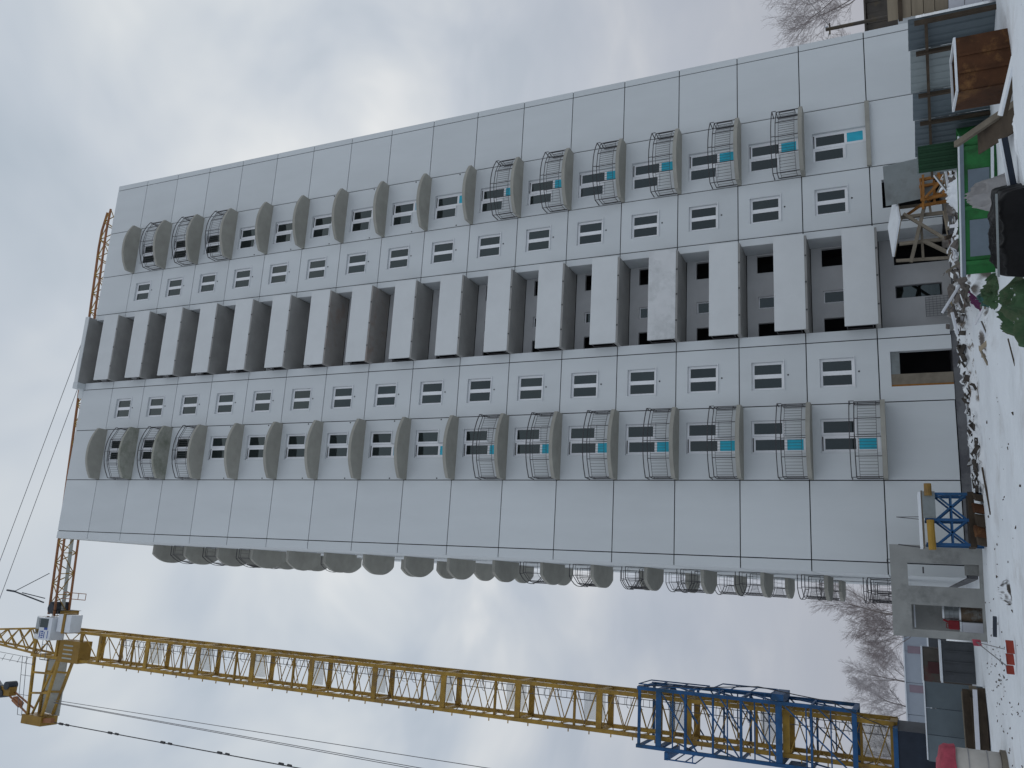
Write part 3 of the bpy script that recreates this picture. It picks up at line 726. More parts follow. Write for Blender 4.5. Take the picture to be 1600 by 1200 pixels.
MB().box(CX-hw-0.5, CX-hw-0.12, CY-1.5, CY+1.0, 13.9, 14.1).build('frame_platform', 'crane_blue', cf_o)
for (xa, za, zb_) in ((CX+hw+0.40, 8.8, 11.6), (CX+hw+0.22, 12.3, 15.5), (CX-hw-0.45, 12.5, 14.0)):
    cr_ = MB()
    for y in (CY-1.5, CY+0.9): cr_.bar((xa, y, za), (xa, y, zb_), 0.06)
    for k in (0.0, .35, .7, 1.0): cr_.bar((xa, CY-1.5, za+(zb_-za)*k), (xa, CY+0.9, za+(zb_-za)*k), 0.045)
    for k in (0.1, .9): cr_.bar((xa, CY-1.5, za+(zb_-za)*k), (CX+(hw if xa > CX else -hw), CY-hw, za+(zb_-za)*k), 0.045)
    cr_.build('frame_rail', 'crane_blue', cf_o)
MB().box(CX-3.2, CX-hw-0.12, CY-1.0, CY+1.0, 7.4, 8.2).box(CX-3.2, CX-3.0, CY-1, CY+1, 3.2, 7.4).build('frame_outrigger', 'crane_blue', cf_o)
MB().box(CX-2.4, CX+0.85, CY-2.0, CY+2.0, 1.5, 3.3).build('ballast_block', 'navy', crane)
MB().box(CX-2.4, CX+0.95, CY-2.05, CY+2.05, 3.15, 3.35).build('slewing_frame', 'crane_blue', crane)
MB().box(CX-2.7, CX+2.4, CY-2.3, CY+2.3, 0.45, 1.5).build('undercarriage', 'crane_dark', crane)
for sx in (-1, 1):
    for sy in (-1, 1): MB().bar((CX+sx*2.0-0.3, CY+sy*2.1-0.15, 0.25), (CX+sx*2.0-0.3, CY+sy*2.1+0.15, 0.25), 0.5, n=14).build('rail_wheel', 'crane_dark', crane)
MB().bar((CX+1.02, CY-1.15, 3.3), (CX+1.02, CY-1.15, 5.0), 0.2).build('brace', 'crane_yellow', crane)
ck = MB().path([(CX+1.55, CY-1.6, 15.5), (CX+1.8, CY-1.6, 12.0), (CX+2.1, CY-1.6, 9.4), (CX+1.9, CY-1.6, 7.6), (CX+1.75, CY-1.6, 6.0), (CX+1.2, CY-1.6, 4.6), (CX+0.9, CY-1.7, 3.6)], 0.05, 5)
ck.build('power_cable', 'cable', crane)

# ------------------------------------------------------------------ precast frame, barrels, steel rack
pf = thing('precast_panel', 'grey precast concrete wall section with two openings standing in the snow by the building corner', 'concrete panel', (-1.05, -2.4, 0))
px0, px1 = -2.62, 0.55
fr = holed_panel(px1-px0, -0.1, 2.92, [(0.27, 1.10, 0.10, 2.30), (1.75, 2.55, 0.12, 2.36)], 0.32)
for v in fr.v: v.x += px0; v.y += -2.6
bevel(fr.build('panel_body', 'precast', pf), 0.02)
MB().box(px0+0.05, -1.2, -1.35, -1.15, -0.1, 2.88).build('rear_panel', 'precast', pf)
MB().box(px0+0.06, -1.25, -2.27, -1.36, 2.5, 2.85).build('cross_beam', 'precast', pf)
MB().box(-0.42, 0.04, -2.27, -1.7, -0.1, 0.52).build('base_block', 'precast', pf)
MB().box(0.0, 0.5, -2.27, -1.5, 0.02, 2.6).build('return_wall', 'precast', pf)
for x in (-1.3, -0.1): MB().path([(x, -2.45, 2.9), (x, -2.45, 3.02), (x+0.12, -2.45, 3.02), (x+0.12, -2.45, 2.9)], 0.025).build('lifting_loop', 'rail_steel', pf)
MB().bar((-0.22, -2.62, 1.86), (-0.42, -2.5, 1.86), 0.05).build('steel_peg', 'rail_steel', pf)
MB().box(-2.33, -1.53, -1.36, -1.12, 2.18, 2.23).build('snow_strip', 'snow_clean', pf)

def barrel(name, c, r, z0, z1, m, label, snow_m='snow_clean'):
    t = thing(name, label, 'barrel', (c[0], c[1], z0))
    mb = MB(); n = 20; zs = [(0, 1), (0.03, 1.04), (0.06, 1), (0.33, 1), (0.355, 1.045), (0.38, 1), (0.64, 1), (0.665, 1.045), (0.69, 1), (0.94, 1), (0.97, 1.04), (1, 1)]
    for h, k in zs:
        for q in range(n): mb.v.append(Vector((c[0]+r*k*math.cos(2*PI*q/n), c[1]+r*k*math.sin(2*PI*q/n), z0+(z1-z0)*h)))
    for i in range(len(zs)-1):
        for q in range(n): mb.f.append((i*n+q, i*n+(q+1) % n, (i+1)*n+(q+1) % n, (i+1)*n+q))
    mb.f.append(tuple(range((len(zs)-1)*n, len(zs)*n))); mb.f.append(tuple(range(n-1, -1, -1)))
    mb.build('drum', m, t)
    MB().bar((c[0], c[1], z1+0.004), (c[0], c[1], z1+0.06), 2*r*0.97, n=20, r2=r*0.85).build('snow_cap', 'snow_clean', t)
barrel('steel_barrel', (-1.76, -1.86), 0.25, -0.02, 0.74, 'barrel_rust', 'rusty steel barrel standing on the snow in the concrete opening')
barrel('steel_barrel', (-1.73, -1.83), 0.235, 0.80, 1.26, 'barrel_silver', 'silver grey barrel stacked on top of the rusty one')
rj = thing('red_canister', 'red fuel canister with spout on a snowy crate in the concrete opening', 'canister', (-2.14, -1.9, 0.80))
c_ = MB().box(-2.30, -1.99, -2.0, -1.8, 0.80, 1.15); bevel(c_.build('canister_body', 'red_paint', rj), 0.03)
MB().bar((-2.05, -1.9, 1.15), (-1.98, -1.9, 1.30), 0.07, n=8).build('spout', 'red_paint', rj)
MB().path([(-2.26, -1.9, 1.15), (-2.26, -1.9, 1.21), (-2.10, -1.9, 1.21), (-2.10, -1.9, 1.15)], 0.025).build('handle', 'red_paint', rj)
cr2 = thing('white_crate', 'white snow-covered crate under the red canister', 'crate', (-2.15, -1.9, -0.02))
bevel(MB().box(-2.36, -2.03, -2.1, -1.7, -0.02, 0.74).build('crate_body', 'board_white', cr2), 0.02)
MB().box(-2.38, -2.02, -2.12, -1.68, 0.742, 0.795).build('snow_cap', 'snow_clean', cr2)

rk = thing('steel_rack', 'blue steel rack with crossed braces, yellow tubes and snow on top', 'rack', (1.3, -4.5, 0))
for x in (0.45, 1.25, 2.1):
    for y in (-4.9, -4.0): MB().bar((x, y, 0), (x, y, 1.75), 0.09).build('post', 'crane_blue', rk)
bx = MB()
for y in (-4.9, -4.0):
    for (a, b2) in ((0.45, 1.25), (1.25, 2.1)):
        bx.bar((a, y, 0.5), (b2, y, 1.42), 0.06); bx.bar((b2, y, 0.5), (a, y, 1.42), 0.06)
    bx.bar((0.45, y, 0.95), (2.1, y, 0.95), 0.05)
for x in (0.45, 1.25, 2.1): bx.bar((x, -4.9, 0.5), (x, -4.0, 1.4), 0.05)
bx.build('cross_brace', 'crane_blue', rk)
MB().box(0.38, 2.17, -5.0, -3.9, 0.28, 0.46).build('lower_shelf', 'timber_dark', rk)
MB().box(1.3, 2.17, -5.06, -4.95, 1.42, 1.80).build('side_plate', 'sheet_grey', rk)
MB().box(0.35, 2.2, -5.0, -3.9, 1.78, 1.84).build('top_board', 'timber_grey', rk)
MB().box(0.33, 2.15, -5.02, -3.88, 1.845, 1.93).build('snow_cap', 'snow_clean', rk)
for (a, b2, m_) in (((2.02, -5.1, 1.62), (2.42, -5.1, 1.62), 'crane_yellow'), ((0.25, -5.1, 1.58), (1.22, -5.1, 1.60), 'crane_yellow')):
    MB().bar(a, b2, 0.24, n=10).build('tube', m_, rk)
MB().path([(1.36, -4.6, 1.93), (1.34, -4.6, 2.62), (1.28, -4.6, 1.93)], 0.02).build('rod', 'rail_steel', rk)
MB().bar((0.35, -4.6, 1.93), (0.42, -4.6, 2.60), 0.035).build('rod', 'rail_steel', rk)
for k, (x, s_) in enumerate(((0.55, .22), (0.85, .30), (1.2, .34), (1.6, .26), (1.95, .2))):
    MB().obox((x, -5.2, 0.14+0.05*(k % 2)), (s_*.6, 0.03*k, 0.02), (0, s_*.5, 0.02), (0.03, 0, 0.14)).build('scrap_piece', 'rust' if k % 2 else 'timber_dark', rk)

# ------------------------------------------------------------------ entrance: timber canopy, orange frame, sheets
cn = thing('timber_canopy', 'makeshift timber canopy with snow-covered sheet roof over the entrance', 'canopy', (13.0, -2.2, 0))
A, B, Cc, D = Vector((14.55, -2.0, 2.03)), Vector((13.35, -1.3, 2.34)), Vector((11.75, -2.1, 2.22)), Vector((12.9, -3.0, 1.93))
def sheet(pts, th, name, m, par):
    n_ = (pts[1]-pts[0]).cross(pts[3]-pts[0]).normalized()
    if n_.z < 0: n_ = -n_
    mb = MB(); mb.v = [p+n_*th for p in pts]+list(pts); mb.f = [(0, 1, 2, 3), (7, 6, 5, 4), (0, 4, 5, 1), (1, 5, 6, 2), (2, 6, 7, 3), (3, 7, 4, 0)]
    return mb.build(name, m, par)
sheet([A, B, Cc, D], 0.03, 'roof_sheet', 'timber_grey', cn)
sheet([p+Vector((0, 0, 0.034)) for p in (A, B, Cc, D)], 0.07, 'snow_cap', 'snow_clean', cn)
for p, q, wd in (((13.2, -2.5, 0), (13.2, -2.5, 1.95), .12), ((12.15, -2.4, 0), (12.15, -2.4, 2.05), .12), ((11.4, -2.3, 0), (11.5, -2.3, 2.2), .10), ((13.9, -1.9, 0), (13.9, -1.9, 2.1), .10)):
    MB().bar(p, q, wd).build('post', 'timber_grey', cn)
for p, q, wd in (((14.5, -2.6, 0.85), (11.3, -2.55, 1.68), .13), ((12.1, -2.55, 1.2), (11.3, -2.6, 0.1), .12), ((13.3, -2.6, 1.85), (12.1, -2.6, 0.5), .11), ((13.2, -2.45, 1.25), (11.45, -2.35, 1.25), .09), ((13.2, -2.62, 0.9), (14.6, -2.5, 1.0), .08), ((12.4, -2.7, 0.35), (14.0, -2.4, 0.42), .10)):
    MB().bar(p, q, wd).build('brace', 'timber_grey', cn)
og = thing('timber_trestle', 'orange timber trestle in front of the right ground-floor opening', 'trestle', (13.95, -3.2, 0))
for x in (14.3, 13.5): 
    for y in (-3.5, -2.9): MB().bar((x, y, 0), (x-0.05, y*0.97, 1.25), 0.10).build('leg', 'timber_orange', og)
for p, q in (((14.45, -3.55, 1.12), (13.3, -3.55, 1.16)), ((14.45, -2.85, 1.12), (13.3, -2.85, 1.16)), ((14.4, -3.57, 0.6), (13.4, -3.57, 0.45)), ((14.3, -3.6, 0.25), (13.4, -3.6, 1.1)), ((13.75, -3.3, 0.5), (13.7, -1.2, 1.95)), ((14.2, -3.3, 0.75), (13.3, -3.3, 0.78))):
    MB().bar(p, q, 0.085).build('rail', 'timber_orange', og)
MB().box(13.6, 14.3, -3.5, -2.9, 1.2, 1.23).build('top_board', 'timber_orange', og)
gs = MB(); gs.obox((14.6, -2.75, 1.62), (0.80, -0.1, 0.02), (0.03, 0.02, 0.0), (-0.03, 0.12, 0.86)); tag(gs.build('metal_sheet', 'sheet_grey'), 'pale grey metal sheet leaning in front of the dark ground-floor opening', 'sheet')
def corrugated(p0, p1, h, pitch=0.2, amp=0.03, lean=Vector((0, 0, 0)), z0=None, z1=None):
    p0, p1 = Vector(p0), Vector(p1); d_ = p1-p0; ln = Vector((d_.x, d_.y, 0)).length; n_ = Vector((-d_.y, d_.x, 0)).normalized(); mb = MB()
    k = max(2, int(ln/pitch)); prev = None; pr = []
    for i in range(k):
        for f_, o_ in ((0, 0), (0.3, 0), (0.4, 1), (0.8, 1), (0.9, 0)): pr.append(((i+f_)/k, o_))
    pr.append((1, 0))
    for (t, o_) in pr:
        c = p0+d_*t+n_*(o_*amp); mb.v += [c, c+Vector((0, 0, h))+lean]
    for i in range(len(pr)-1): mb.f.append((2*i, 2*i+2, 2*i+3, 2*i+1))
    m_ = len(mb.v); mb.v += [v+n_*0.012 for v in mb.v[:m_]]
    mb.f += [tuple(reversed([q+m_ for q in f_])) for f_ in mb.f[:len(pr)-1]]
    for i in range(len(pr)-1): mb.f += [(2*i+1, 2*i+3, m_+2*i+3, m_+2*i+1), (2*i, m_+2*i, m_+2*i+2, 2*i+2)]
    return mb
tag(corrugated((9.12, -15.85, 0.46), (8.58, -15.52, 0.46), 1.17, 0.11, 0.025, Vector((0.03, 0.06, 0))).build('corrugated_sheet', 'green_dark'), 'dark green corrugated sheet standing upright in the green skip before the fence', 'sheet')
gm = MB()
for i in range(9): gm.bar((10.1+0.11*i, 0.75+0.012*i, 0.2), (10.2+0.11*i*0.93, 1.05, 1.16), 0.014)
for i in range(8): gm.bar((10.1+0.012*i, 0.75+0.043*i, 0.2+0.137*i), (11.0+0.005*i, 0.84+0.03*i, 0.2+0.137*i), 0.014)
tag(gm.build('wire_grille', 'mesh_wire'), 'square wire mesh grille leaning on the wall beside the entrance window', 'grille')

# ------------------------------------------------------------------ site fence, shed and scrap on the right
fc = thing('sheet_metal_fence', 'grey corrugated sheet metal fence on the right of the site', 'fence', (9.9, -16, 0))
fa, fb = Vector((10.45, -18.95, -0.15)), Vector((9.42, -13.7, -0.15))
cuts = [0, 0.17, 0.42, 0.60, 0.86, 1.0]
for i, (a, b2) in enumerate(zip(cuts, cuts[1:])):
    p, q = fa.lerp(fb, a+0.002), fa.lerp(fb, b2-0.002)
    corrugated(q, p, 1.93-0.17*(a+b2)/2, 0.19, 0.025).build('fence_sheet', ['fence_metal', 'fence_light', 'fence_metal', 'fence_metal', 'fence_light'][i], fc)
for t in (0.005, 0.17, 0.42, 0.60, 0.86):
    p = fa.lerp(fb, t)+Vector((-0.11, -0.02, 0)); MB().bar(p, p+Vector((0, 0, 1.8-0.17*t)), 0.08).build('post', 'timber_dark', fc)
p, q = fa+Vector((-0.10, 0, 1.58)), fb+Vector((-0.10, 0, 1.42)); MB().bar(p, q, 0.06).build('rail', 'timber_dark', fc)

sh = thing('plank_hut', 'site hut clad in tan horizontal planks at the right picture edge', 'hut', (12.2, -20.2, 0))
pa_, pb_ = Vector((10.55, -18.9, 0)), Vector((13.4, -21.6, 0)); dd = (pb_-pa_); nn_ = Vector((dd.y, -dd.x, 0)).normalized()
z_ = -0.2; k = 0
while z_ < 1.95:
    hgt = (0.30, 0.27, 0.33)[k % 3] if z_ < 0.85 else (0.23, 0.25, 0.21)[k % 3]
    c = (pa_+pb_)/2 + nn_*(0.006*(k % 2)) + Vector((0, 0, z_+hgt/2))
    MB().obox(c, dd*0.5, nn_*0.02, (0, 0, hgt/2-0.006)).build('plank', 'board_white' if z_ < 0.72 else 'timber_tan', sh)
    z_ += hgt; k += 1
MB().obox((pa_+pb_)/2 - nn_*1.05 + Vector((0, 0, 0.85)), dd*0.5, nn_*1.0, (0, 0, 1.0)).build('hut_body', 'timber_dark', sh)
MB().obox((pa_+pb_)/2 - nn_*1.0 + Vector((0, 0, 1.90)), dd*0.51, nn_*1.08, (0, 0, 0.04)).build('hut_roof', 'timber_dark', sh)

rb = thing('rusty_bin', 'rusty brown open steel bin with snow on its rim', 'bin', (8.6, -19.4, 0.1))
Nn, a_, b_ = Vector((8.0, -19.95, 0.08)), Vector((0.97, -0.2265, 0)), Vector((0.2265, 0.97, 0))
wA, wB, hB = 1.0, 1.25, 0.93
for nm, c, ax, ay in (('side_panel', Nn+a_*wA/2, a_*wA/2, b_*0.02), ('side_panel', Nn+a_*wA/2+b_*wB, a_*wA/2, b_*0.02), ('side_panel', Nn+b_*wB/2, a_*0.02, b_*(wB/2-0.022)), ('side_panel', Nn+a_*wA+b_*wB/2, a_*0.02, b_*(wB/2-0.022))):
    MB().obox(c+Vector((0, 0, hB/2)), ax, ay, (0, 0, hB/2)).build(nm, 'rust', rb)
MB().obox(Nn+a_*wA/2+b_*wB/2+Vector((0, 0, 0.25)), a_*(wA/2-.03), b_*(wB/2-.03), (0, 0, 0.03)).build('bin_floor', 'timber_dark', rb)
sn = MB()
for c, ax, ay in ((Nn+a_*wA/2, a_*(wA/2+.02), b_*0.03), (Nn+a_*wA/2+b_*wB, a_*(wA/2+.02), b_*0.03), (Nn+b_*wB/2, a_*0.03, b_*(wB/2-.035)), (Nn+a_*wA+b_*wB/2, a_*0.03, b_*(wB/2-.035))):
    sn.obox(c+Vector((0, 0, hB+0.022)), ax, ay, (0, 0, 0.02))
sn.build('snow_rim', 'snow_clean', rb)
for k in (0.33, 0.66): MB().obox(Nn+a_*wA*k-b_*0.035+Vector((0, 0, hB/2)), a_*0.025, b_*0.012, (0, 0, hB/2-.02)).build('rib', 'rust', rb)

gbn = thing('green_skip', 'bright green steel skip with grey patches on its side', 'skip', (7.7, -15.2, 0))
gR, gL = Vector((8.95, -16.3, 0.05)), Vector((6.35, -14.25, 0.05)); gd_ = (gR-gL); gl = gd_.length; gd_.normalize(); gn = Vector((gd_.y, -gd_.x, 0))
bk = -gn
gc = (gR+gL)/2
def gbox(u0_, u1_, off0, off1, z0, z1, name, m):
    c = gL+gd_*((u0_+u1_)/2)+gn*((off0+off1)/2); c.z = (z0+z1)/2
    return MB().obox(c, gd_*((u1_-u0_)/2), gn*((off1-off0)/2), (0, 0, (z1-z0)/2)).build(name, m, gbn)
gbox(0, gl, -0.05, 0, 0.02, 0.76, 'side_panel', 'green_paint'); gbox(0, gl, -1.25, -1.2, 0.02, 0.76, 'side_panel', 'green_paint')
gbox(0, 0.05, -1.198, -0.052, 0.02, 0.76, 'end_panel', 'green_paint'); gbox(gl-0.05, gl, -1.198, -0.052, 0.02, 0.76, 'end_panel', 'green_paint')
gbox(0.05, gl-0.05, -1.198, -0.052, 0.03, 0.45, 'rubbish_fill', 'timber_dark')
gbox(-0.03, gl+0.03, 0.003, 0.06, 0.70, 0.78, 'rim', 'bin_patch'); gbox(-0.03, gl+.03, -0.05, 0.06, 0.783, 0.815, 'snow_rim', 'snow_clean')
gbox(1.85, 2.55, 0.002, 0.018, 0.18, 0.62, 'patch', 'bin_patch'); gbox(0.45, 1.35, 0.002, 0.018, 0.12, 0.60, 'patch', 'bin_patch')
for u_ in (0.25, 1.6, 3.0): gbox(u_, u_+0.10, 0.002, 0.05, 0.03, 0.695, 'rib', 'green_paint')
gbox(2.2, 3.2, 0.06, 0.12, 0.10, 0.16, 'snow_ledge', 'snow_clean')

def drape(name, c, ax, ay, h, m, label, cat, seed=1, res=40, rough=0.16, sharp=3.2, par=None, jagk=1.0, square=0.5):
    """crumpled sheet or drift lying over a heap: closed shell, ridged folds, ragged outline"""
    c, ax, ay = Vector(c), Vector(ax), Vector(ay); mb = MB(); res = max(res, 36)
    def ridge(a_, b_, k): return (1-abs(noise.noise(Vector((a_, b_, k)))*1.6))**2
    for j in range(res+1):
        for i in range(res+1):
            u_, v_ = -1+2*i/res, -1+2*j/res
            rr = square*max(abs(u_), abs(v_))+(1-square)*math.hypot(u_, v_)/1.2; prof = max(0, 1-rr**sharp)
            jag = 1+jagk*(0.16*noise.noise(Vector((u_*2.3, v_*2.3, seed)))+0.03*noise.noise(Vector((u_*6, v_*6, seed+5))))
            q = c+ax*u_*jag+ay*v_*(1+jagk*(0.16*noise.noise(Vector((v_*2.3, u_*2.3, seed+3)))+0.03*noise.noise(Vector((v_*6, u_*6, seed+8)))))
            fold = (ridge(u_*1.5+seed, v_*1.9, seed*1.7)-0.5)*rough + (ridge(u_*3+v_*1.2, v_*3.4-u_, seed*2.1)-0.5)*rough*0.38
            mb.v.append(Vector((q.x, q.y, c.z + h*prof*(0.85+fold) + max(0, fold)*h*0.22*min(1, prof*4))))
    n_ = res+1
    for j in range(res):
        for i in range(res): mb.f.append((j*n_+i, j*n_+i+1, (j+1)*n_+i+1, (j+1)*n_+i))
    b0 = len(mb.v)
    ring = [i for i in range(res)] + [j*n_+res for j in range(res)] + [res*n_+i for i in range(res, 0, -1)] + [j*n_ for j in range(res, 0, -1)]
    mb.v += [Vector((mb.v[i].x, mb.v[i].y, c.z-0.3)) for i in ring]; k_ = len(ring)
    for a in range(k_): mb.f.append((ring[a], ring[(a+1) % k_], b0+(a+1) % k_, b0+a))
    mb.f.append(tuple(b0+a for a in range(k_)))
    o = mb.build(name, m, par, smooth=True)
    return o if par else tag(o, label, cat)
def plank(p, q, wd, th, m, label, name='plank', cat='plank', snow=False):
    p, q = Vector(p), Vector(q); d_ = (q-p).normalized(); s_ = d_.cross(Vector((0, 0, 1))).normalized(); u_ = s_.cross(d_)
    if not snow: return tag(MB().obox((p+q)/2, (q-p)/2, s_*wd/2, u_*th/2).build(name, m), label, cat)
    t = thing(name, label, cat, (p+q)/2)
    MB().obox((p+q)/2, (q-p)/2, s_*wd/2, u_*th/2).build('board', m, t); MB().obox((p+q)/2+u_*(th/2+0.022), (q-p)/2, s_*wd/2*.95, u_*0.02).build('snow_cap', 'snow_clean', t)
    return t
right = Vector((0.89, -0.46, 0)); back = Vector((0.46, 0.89, 0))
drape('tarpaulin', (5.05, -20.0, 0.08), right*0.76, back*1.0, 0.60, 'tarp_black', 'black plastic sheet wrapped over a low stack in the foreground', 'plastic sheet', 2, 70, 0.13, 26, jagk=0.35, square=0.96)
plank(Vector((5.05, -20.0, 0.66))-right*0.7-back*0.93, Vector((5.05, -20.0, 0.66))+right*0.7-back*0.93, 0.06, 0.03, 'sheet_grey', 'thin grey batten along the top edge of the black sheet', name='batten', cat='batten')
drape('tarpaulin', (3.85, -19.0, 0.06), right*0.58, back*0.72, 0.40, 'green_cloth', 'crumpled dark green tarpaulin lying left of the black sheet', 'tarpaulin', 5, 60, 0.6, 5, jagk=1.8, square=0.8)
drape('snow_heap', (6.30, -21.2, 0.10), right*0.60, back*0.5, 0.26, 'snow_clean', 'lump of snow right of the black sheet at the picture edge', 'snow heap', 7, 40, 0.2, 2.4)
drape('grey_cloth', (6.75, -17.8, 0.12), right*0.40, back*0.34, 0.66, 'cloth_grey', 'grey cloth thrown over rubbish before the middle of the green skip', 'cloth', 9, 44, 0.45, 2.2)
drape('green_cloth', (5.85, -14.2, 0.10), right*0.36, back*0.55, 0.24, 'green_cloth', 'green cloth strip half buried in the snow mound', 'cloth', 11, 44, 0.8, 3, jagk=2.8)
drape('teal_cloth', (6.05, -13.2, 0.14), right*0.20, back*0.40, 0.22, 'teal_cloth', 'teal cloth patch behind the green strip on the snow mound', 'cloth', 13, 40, 0.8, 3, jagk=2.5)
drape('purple_cloth', (7.1, -10.6, 0.12), right*0.45, back*0.11, 0.22, 'cloth_purple', 'dark purple cloth strip on the snow before the entrance', 'cloth', 15, 40, 0.8, 3, jagk=2.5)
drape('straw_bundle', (9.1, -3.9, 0.10), (0.50, -0.05, 0), (0, 0.25, 0), 0.26, 'straw', 'bundle of tan straw beside the entrance step', 'straw', 17, 44, 1.2, 2.5)
drape('snow_heap', (5.2, -12.8, 0.02), right*0.9, back*0.8, 0.36, 'rubble_mix', 'snowy rubble mound behind the green cloth strip', 'rubble mound', 19, 48, 0.5, 2.0)
drape('snow_heap', (7.3, -11.9, 0.02), right*0.9, back*0.7, 0.52, 'rubble_mix', 'taller snowy rubble mound behind the left end of the green skip', 'rubble mound', 21, 48, 0.5, 2.0)
drape('snow_heap', (10.3, -10.3, 0.02), right*0.75, back*0.7, 0.74, 'snow_clean', 'high white snow lump between orange trestle and green skip', 'snow heap', 27, 48, 0.35, 2.2)

plank((7.75, -18.3, 1.0), (7.45, -20.1, 0.12), 0.12, 0.08, 'timber_grey', 'long grey timber leaning between rusty bin and green skip')
plank((7.55, -18.6, 0.62), (7.15, -20.1, 0.14), 0.45, 0.03, 'timber_dark', 'wide dark board lying under the leaning timber', cat='board', name='board')
plank((7.55, -21.5, 0.22), (6.75, -21.0, 0.44), 0.42, 0.06, 'timber_dark', 'snow-covered dark board in front of the rusty bin', name='board', cat='board', snow=True)
plank((6.75, -20.2, 0.36), (5.88, -19.75, 0.22), 0.10, 0.10, 'navy', 'white snow-capped beam lying between skip and black tarpaulin', name='beam', cat='beam', snow=True)
plank((8.3, -4.1, 0.24), (4.6, -4.75, 0.16), 0.30, 0.06, 'board_white', 'long white board lying along the foot of the building', snow=True)
plank((8.1, -3.95, 0.12), (5.5, -4.35, 0.08), 0.10, 0.10, 'crane_blue', 'thin bluish pipe beside the long white board', name='pipe', cat='pipe')
plank((2.75, -6.4, 0.08), (1.2, -7.6, 0.04), 0.06, 0.05, 'timber_dark', 'thin dark stick on the snow right of the steel rack', name='stick', cat='stick')
plank((4.05, -16.4, 0.16), (3.4, -16.62, 0.10), 0.03, 0.025, 'timber_dark', 'short dark twig poking from the open snow', name='stick', cat='stick')
plank((9.9, -3.0, 0.42), (8.7, -3.25, 0.22), 0.16, 0.05, 'brick', 'red and white board lying by the entrance step')

# rubble bank along the foot of the building: soil patches, broken lumps, snow
def bank(name, x0, x1, yc, hw_, h, label, seed):
    mb = MB(); nx_, ny_ = 90, 26
    for j in range(ny_+1):
        for i in range(nx_+1):
            u_, v_ = i/nx_, -1+2*j/ny_; x = x0+(x1-x0)*u_; 
            wig = noise.noise(Vector((x*0.5, seed, 0)))*0.6
            y = yc(x)+v_*hw_*(1+0.25*wig)
            e_ = (1-v_*v_)*min(1, u_*6, (1-u_)*6)
            z_ = ground_z(x, y)-0.06+h*e_*(0.7+0.6*noise.noise(Vector((x*0.9, y*0.9, seed))))+0.16*e_*noise.noise(Vector((x*3, y*3, seed+2)))+0.07*e_*noise.noise(Vector((x*8, y*8, seed+4)))
            mb.v.append(Vector((x, y, z_)))
    for j in range(ny_):
        for i in range(nx_): mb.f.append((j*(nx_+1)+i, j*(nx_+1)+i+1, (j+1)*(nx_+1)+i+1, (j+1)*(nx_+1)+i))
    o = stuff(mb.build(name, 'soil', smooth=True)); return tag(o, label, 'rubble')
bank('soil_bank', 1.2, 10.5, lambda x: -5.4-0.12*(x-6), 2.1, 0.26, 'strip of churned soil and snow along the foot of the building', 3)
bank('rubble_bank', 7.0, 14.6, lambda x: -8.2-0.15*(x-10), 2.4, 0.50, 'heap of snowy rubble between skip and entrance', 8)

def chunks(name, spots, label, m='rubble_mix'):
    mb = MB()
    for (x, y, z_, s_) in spots:
        ax = Vector((random.uniform(-1, 1), random.uniform(-1, 1), random.uniform(-.4, .4))).normalized(); ay = ax.cross(Vector((random.random(), 0.3, 1))).normalized(); az = ax.cross(ay)
        mb.obox((x, y, z_), ax*s_*random.uniform(.7, 1.6), ay*s_*random.uniform(.4, .9), az*s_*random.uniform(.2, .6))
    o = stuff(mb.build(name, m)); return tag(o, label, 'debris')
sp = []
for _ in range(150):
    x = random.uniform(2.2, 10.2); y = -5.6-0.12*(x-6)+random.gauss(0, .8); sp.append((x, y, ground_z(x, y)+0.16, random.uniform(.04, .13)))
chunks('soil_lump', sp, 'dark soil lumps scattered along the building foot', 'rubble_dark')
sp = []
for _ in range(190):
    x = random.uniform(7.4, 14.2); y = -8.2-0.15*(x-10)+random.gauss(0, 1.0); sp.append((x, y, ground_z(x, y)+random.uniform(.2, .5), random.uniform(.05, .2)))
chunks('rubble_piece', sp, 'broken pieces scattered on the snowy rubble heap')
sp = []
for _ in range(150):
    x = random.uniform(-6.5, 4); y = random.uniform(-16, -4.5)
    if random.random() < 0.5: x, y = random.gauss(-3.6, 1.0), random.gauss(-6, 2)
    sp.append((x, y, ground_z(x, y)+0.01, random.uniform(.008, .032)))
chunks('snow_debris', sp, 'small dark crumbs of debris strewn over the open snow', 'timber_dark')
rb_ = random.Random(5)
for k in range(38):
    x = rb_.uniform(7.2, 13.4); y = -8.6-0.15*(x-10)+rb_.gauss(0, 1.5)
    if k >= 28: x, y = rb_.uniform(4.9, 7.6), rb_.uniform(-13.9, -11.2)
    ln = rb_.uniform(0.5, 1.5); an = rb_.uniform(0, PI); ti = rb_.gauss(0, 0.30); z_ = (0.30+rb_.uniform(0, 0.35)) if k < 28 else 0.16+rb_.uniform(0, 0.14)
    d_ = Vector((math.cos(an)*math.cos(ti), math.sin(an)*math.cos(ti), math.sin(ti)))*ln/2
    c_ = Vector((x, y, z_)); o = plank(c_-d_, c_+d_, rb_.uniform(.05, .16), rb_.uniform(.02, .05), (m_ := rb_.choice(('timber_grey', 'timber_grey', 'timber_dark', 'timber_tan', 'board_white', 'box_brown'))), '%s %s broken board %sin the rubble %s' % ('long' if ln > 1.0 else 'short', {'timber_grey': 'grey', 'timber_dark': 'dark', 'timber_tan': 'tan', 'board_white': 'white', 'box_brown': 'brown'}[m_], 'with snow on top ' if k % 3 == 0 else '', 'near the green cloths' if k >= 28 else 'behind the green skip' if x < 9 else 'before the entrance canopy' if x < 11.3 else 'beside the orange trestle'), cat='board', name='broken_board', snow=(k % 3 == 0))
    o['group'] = 'broken boards in the rubble'
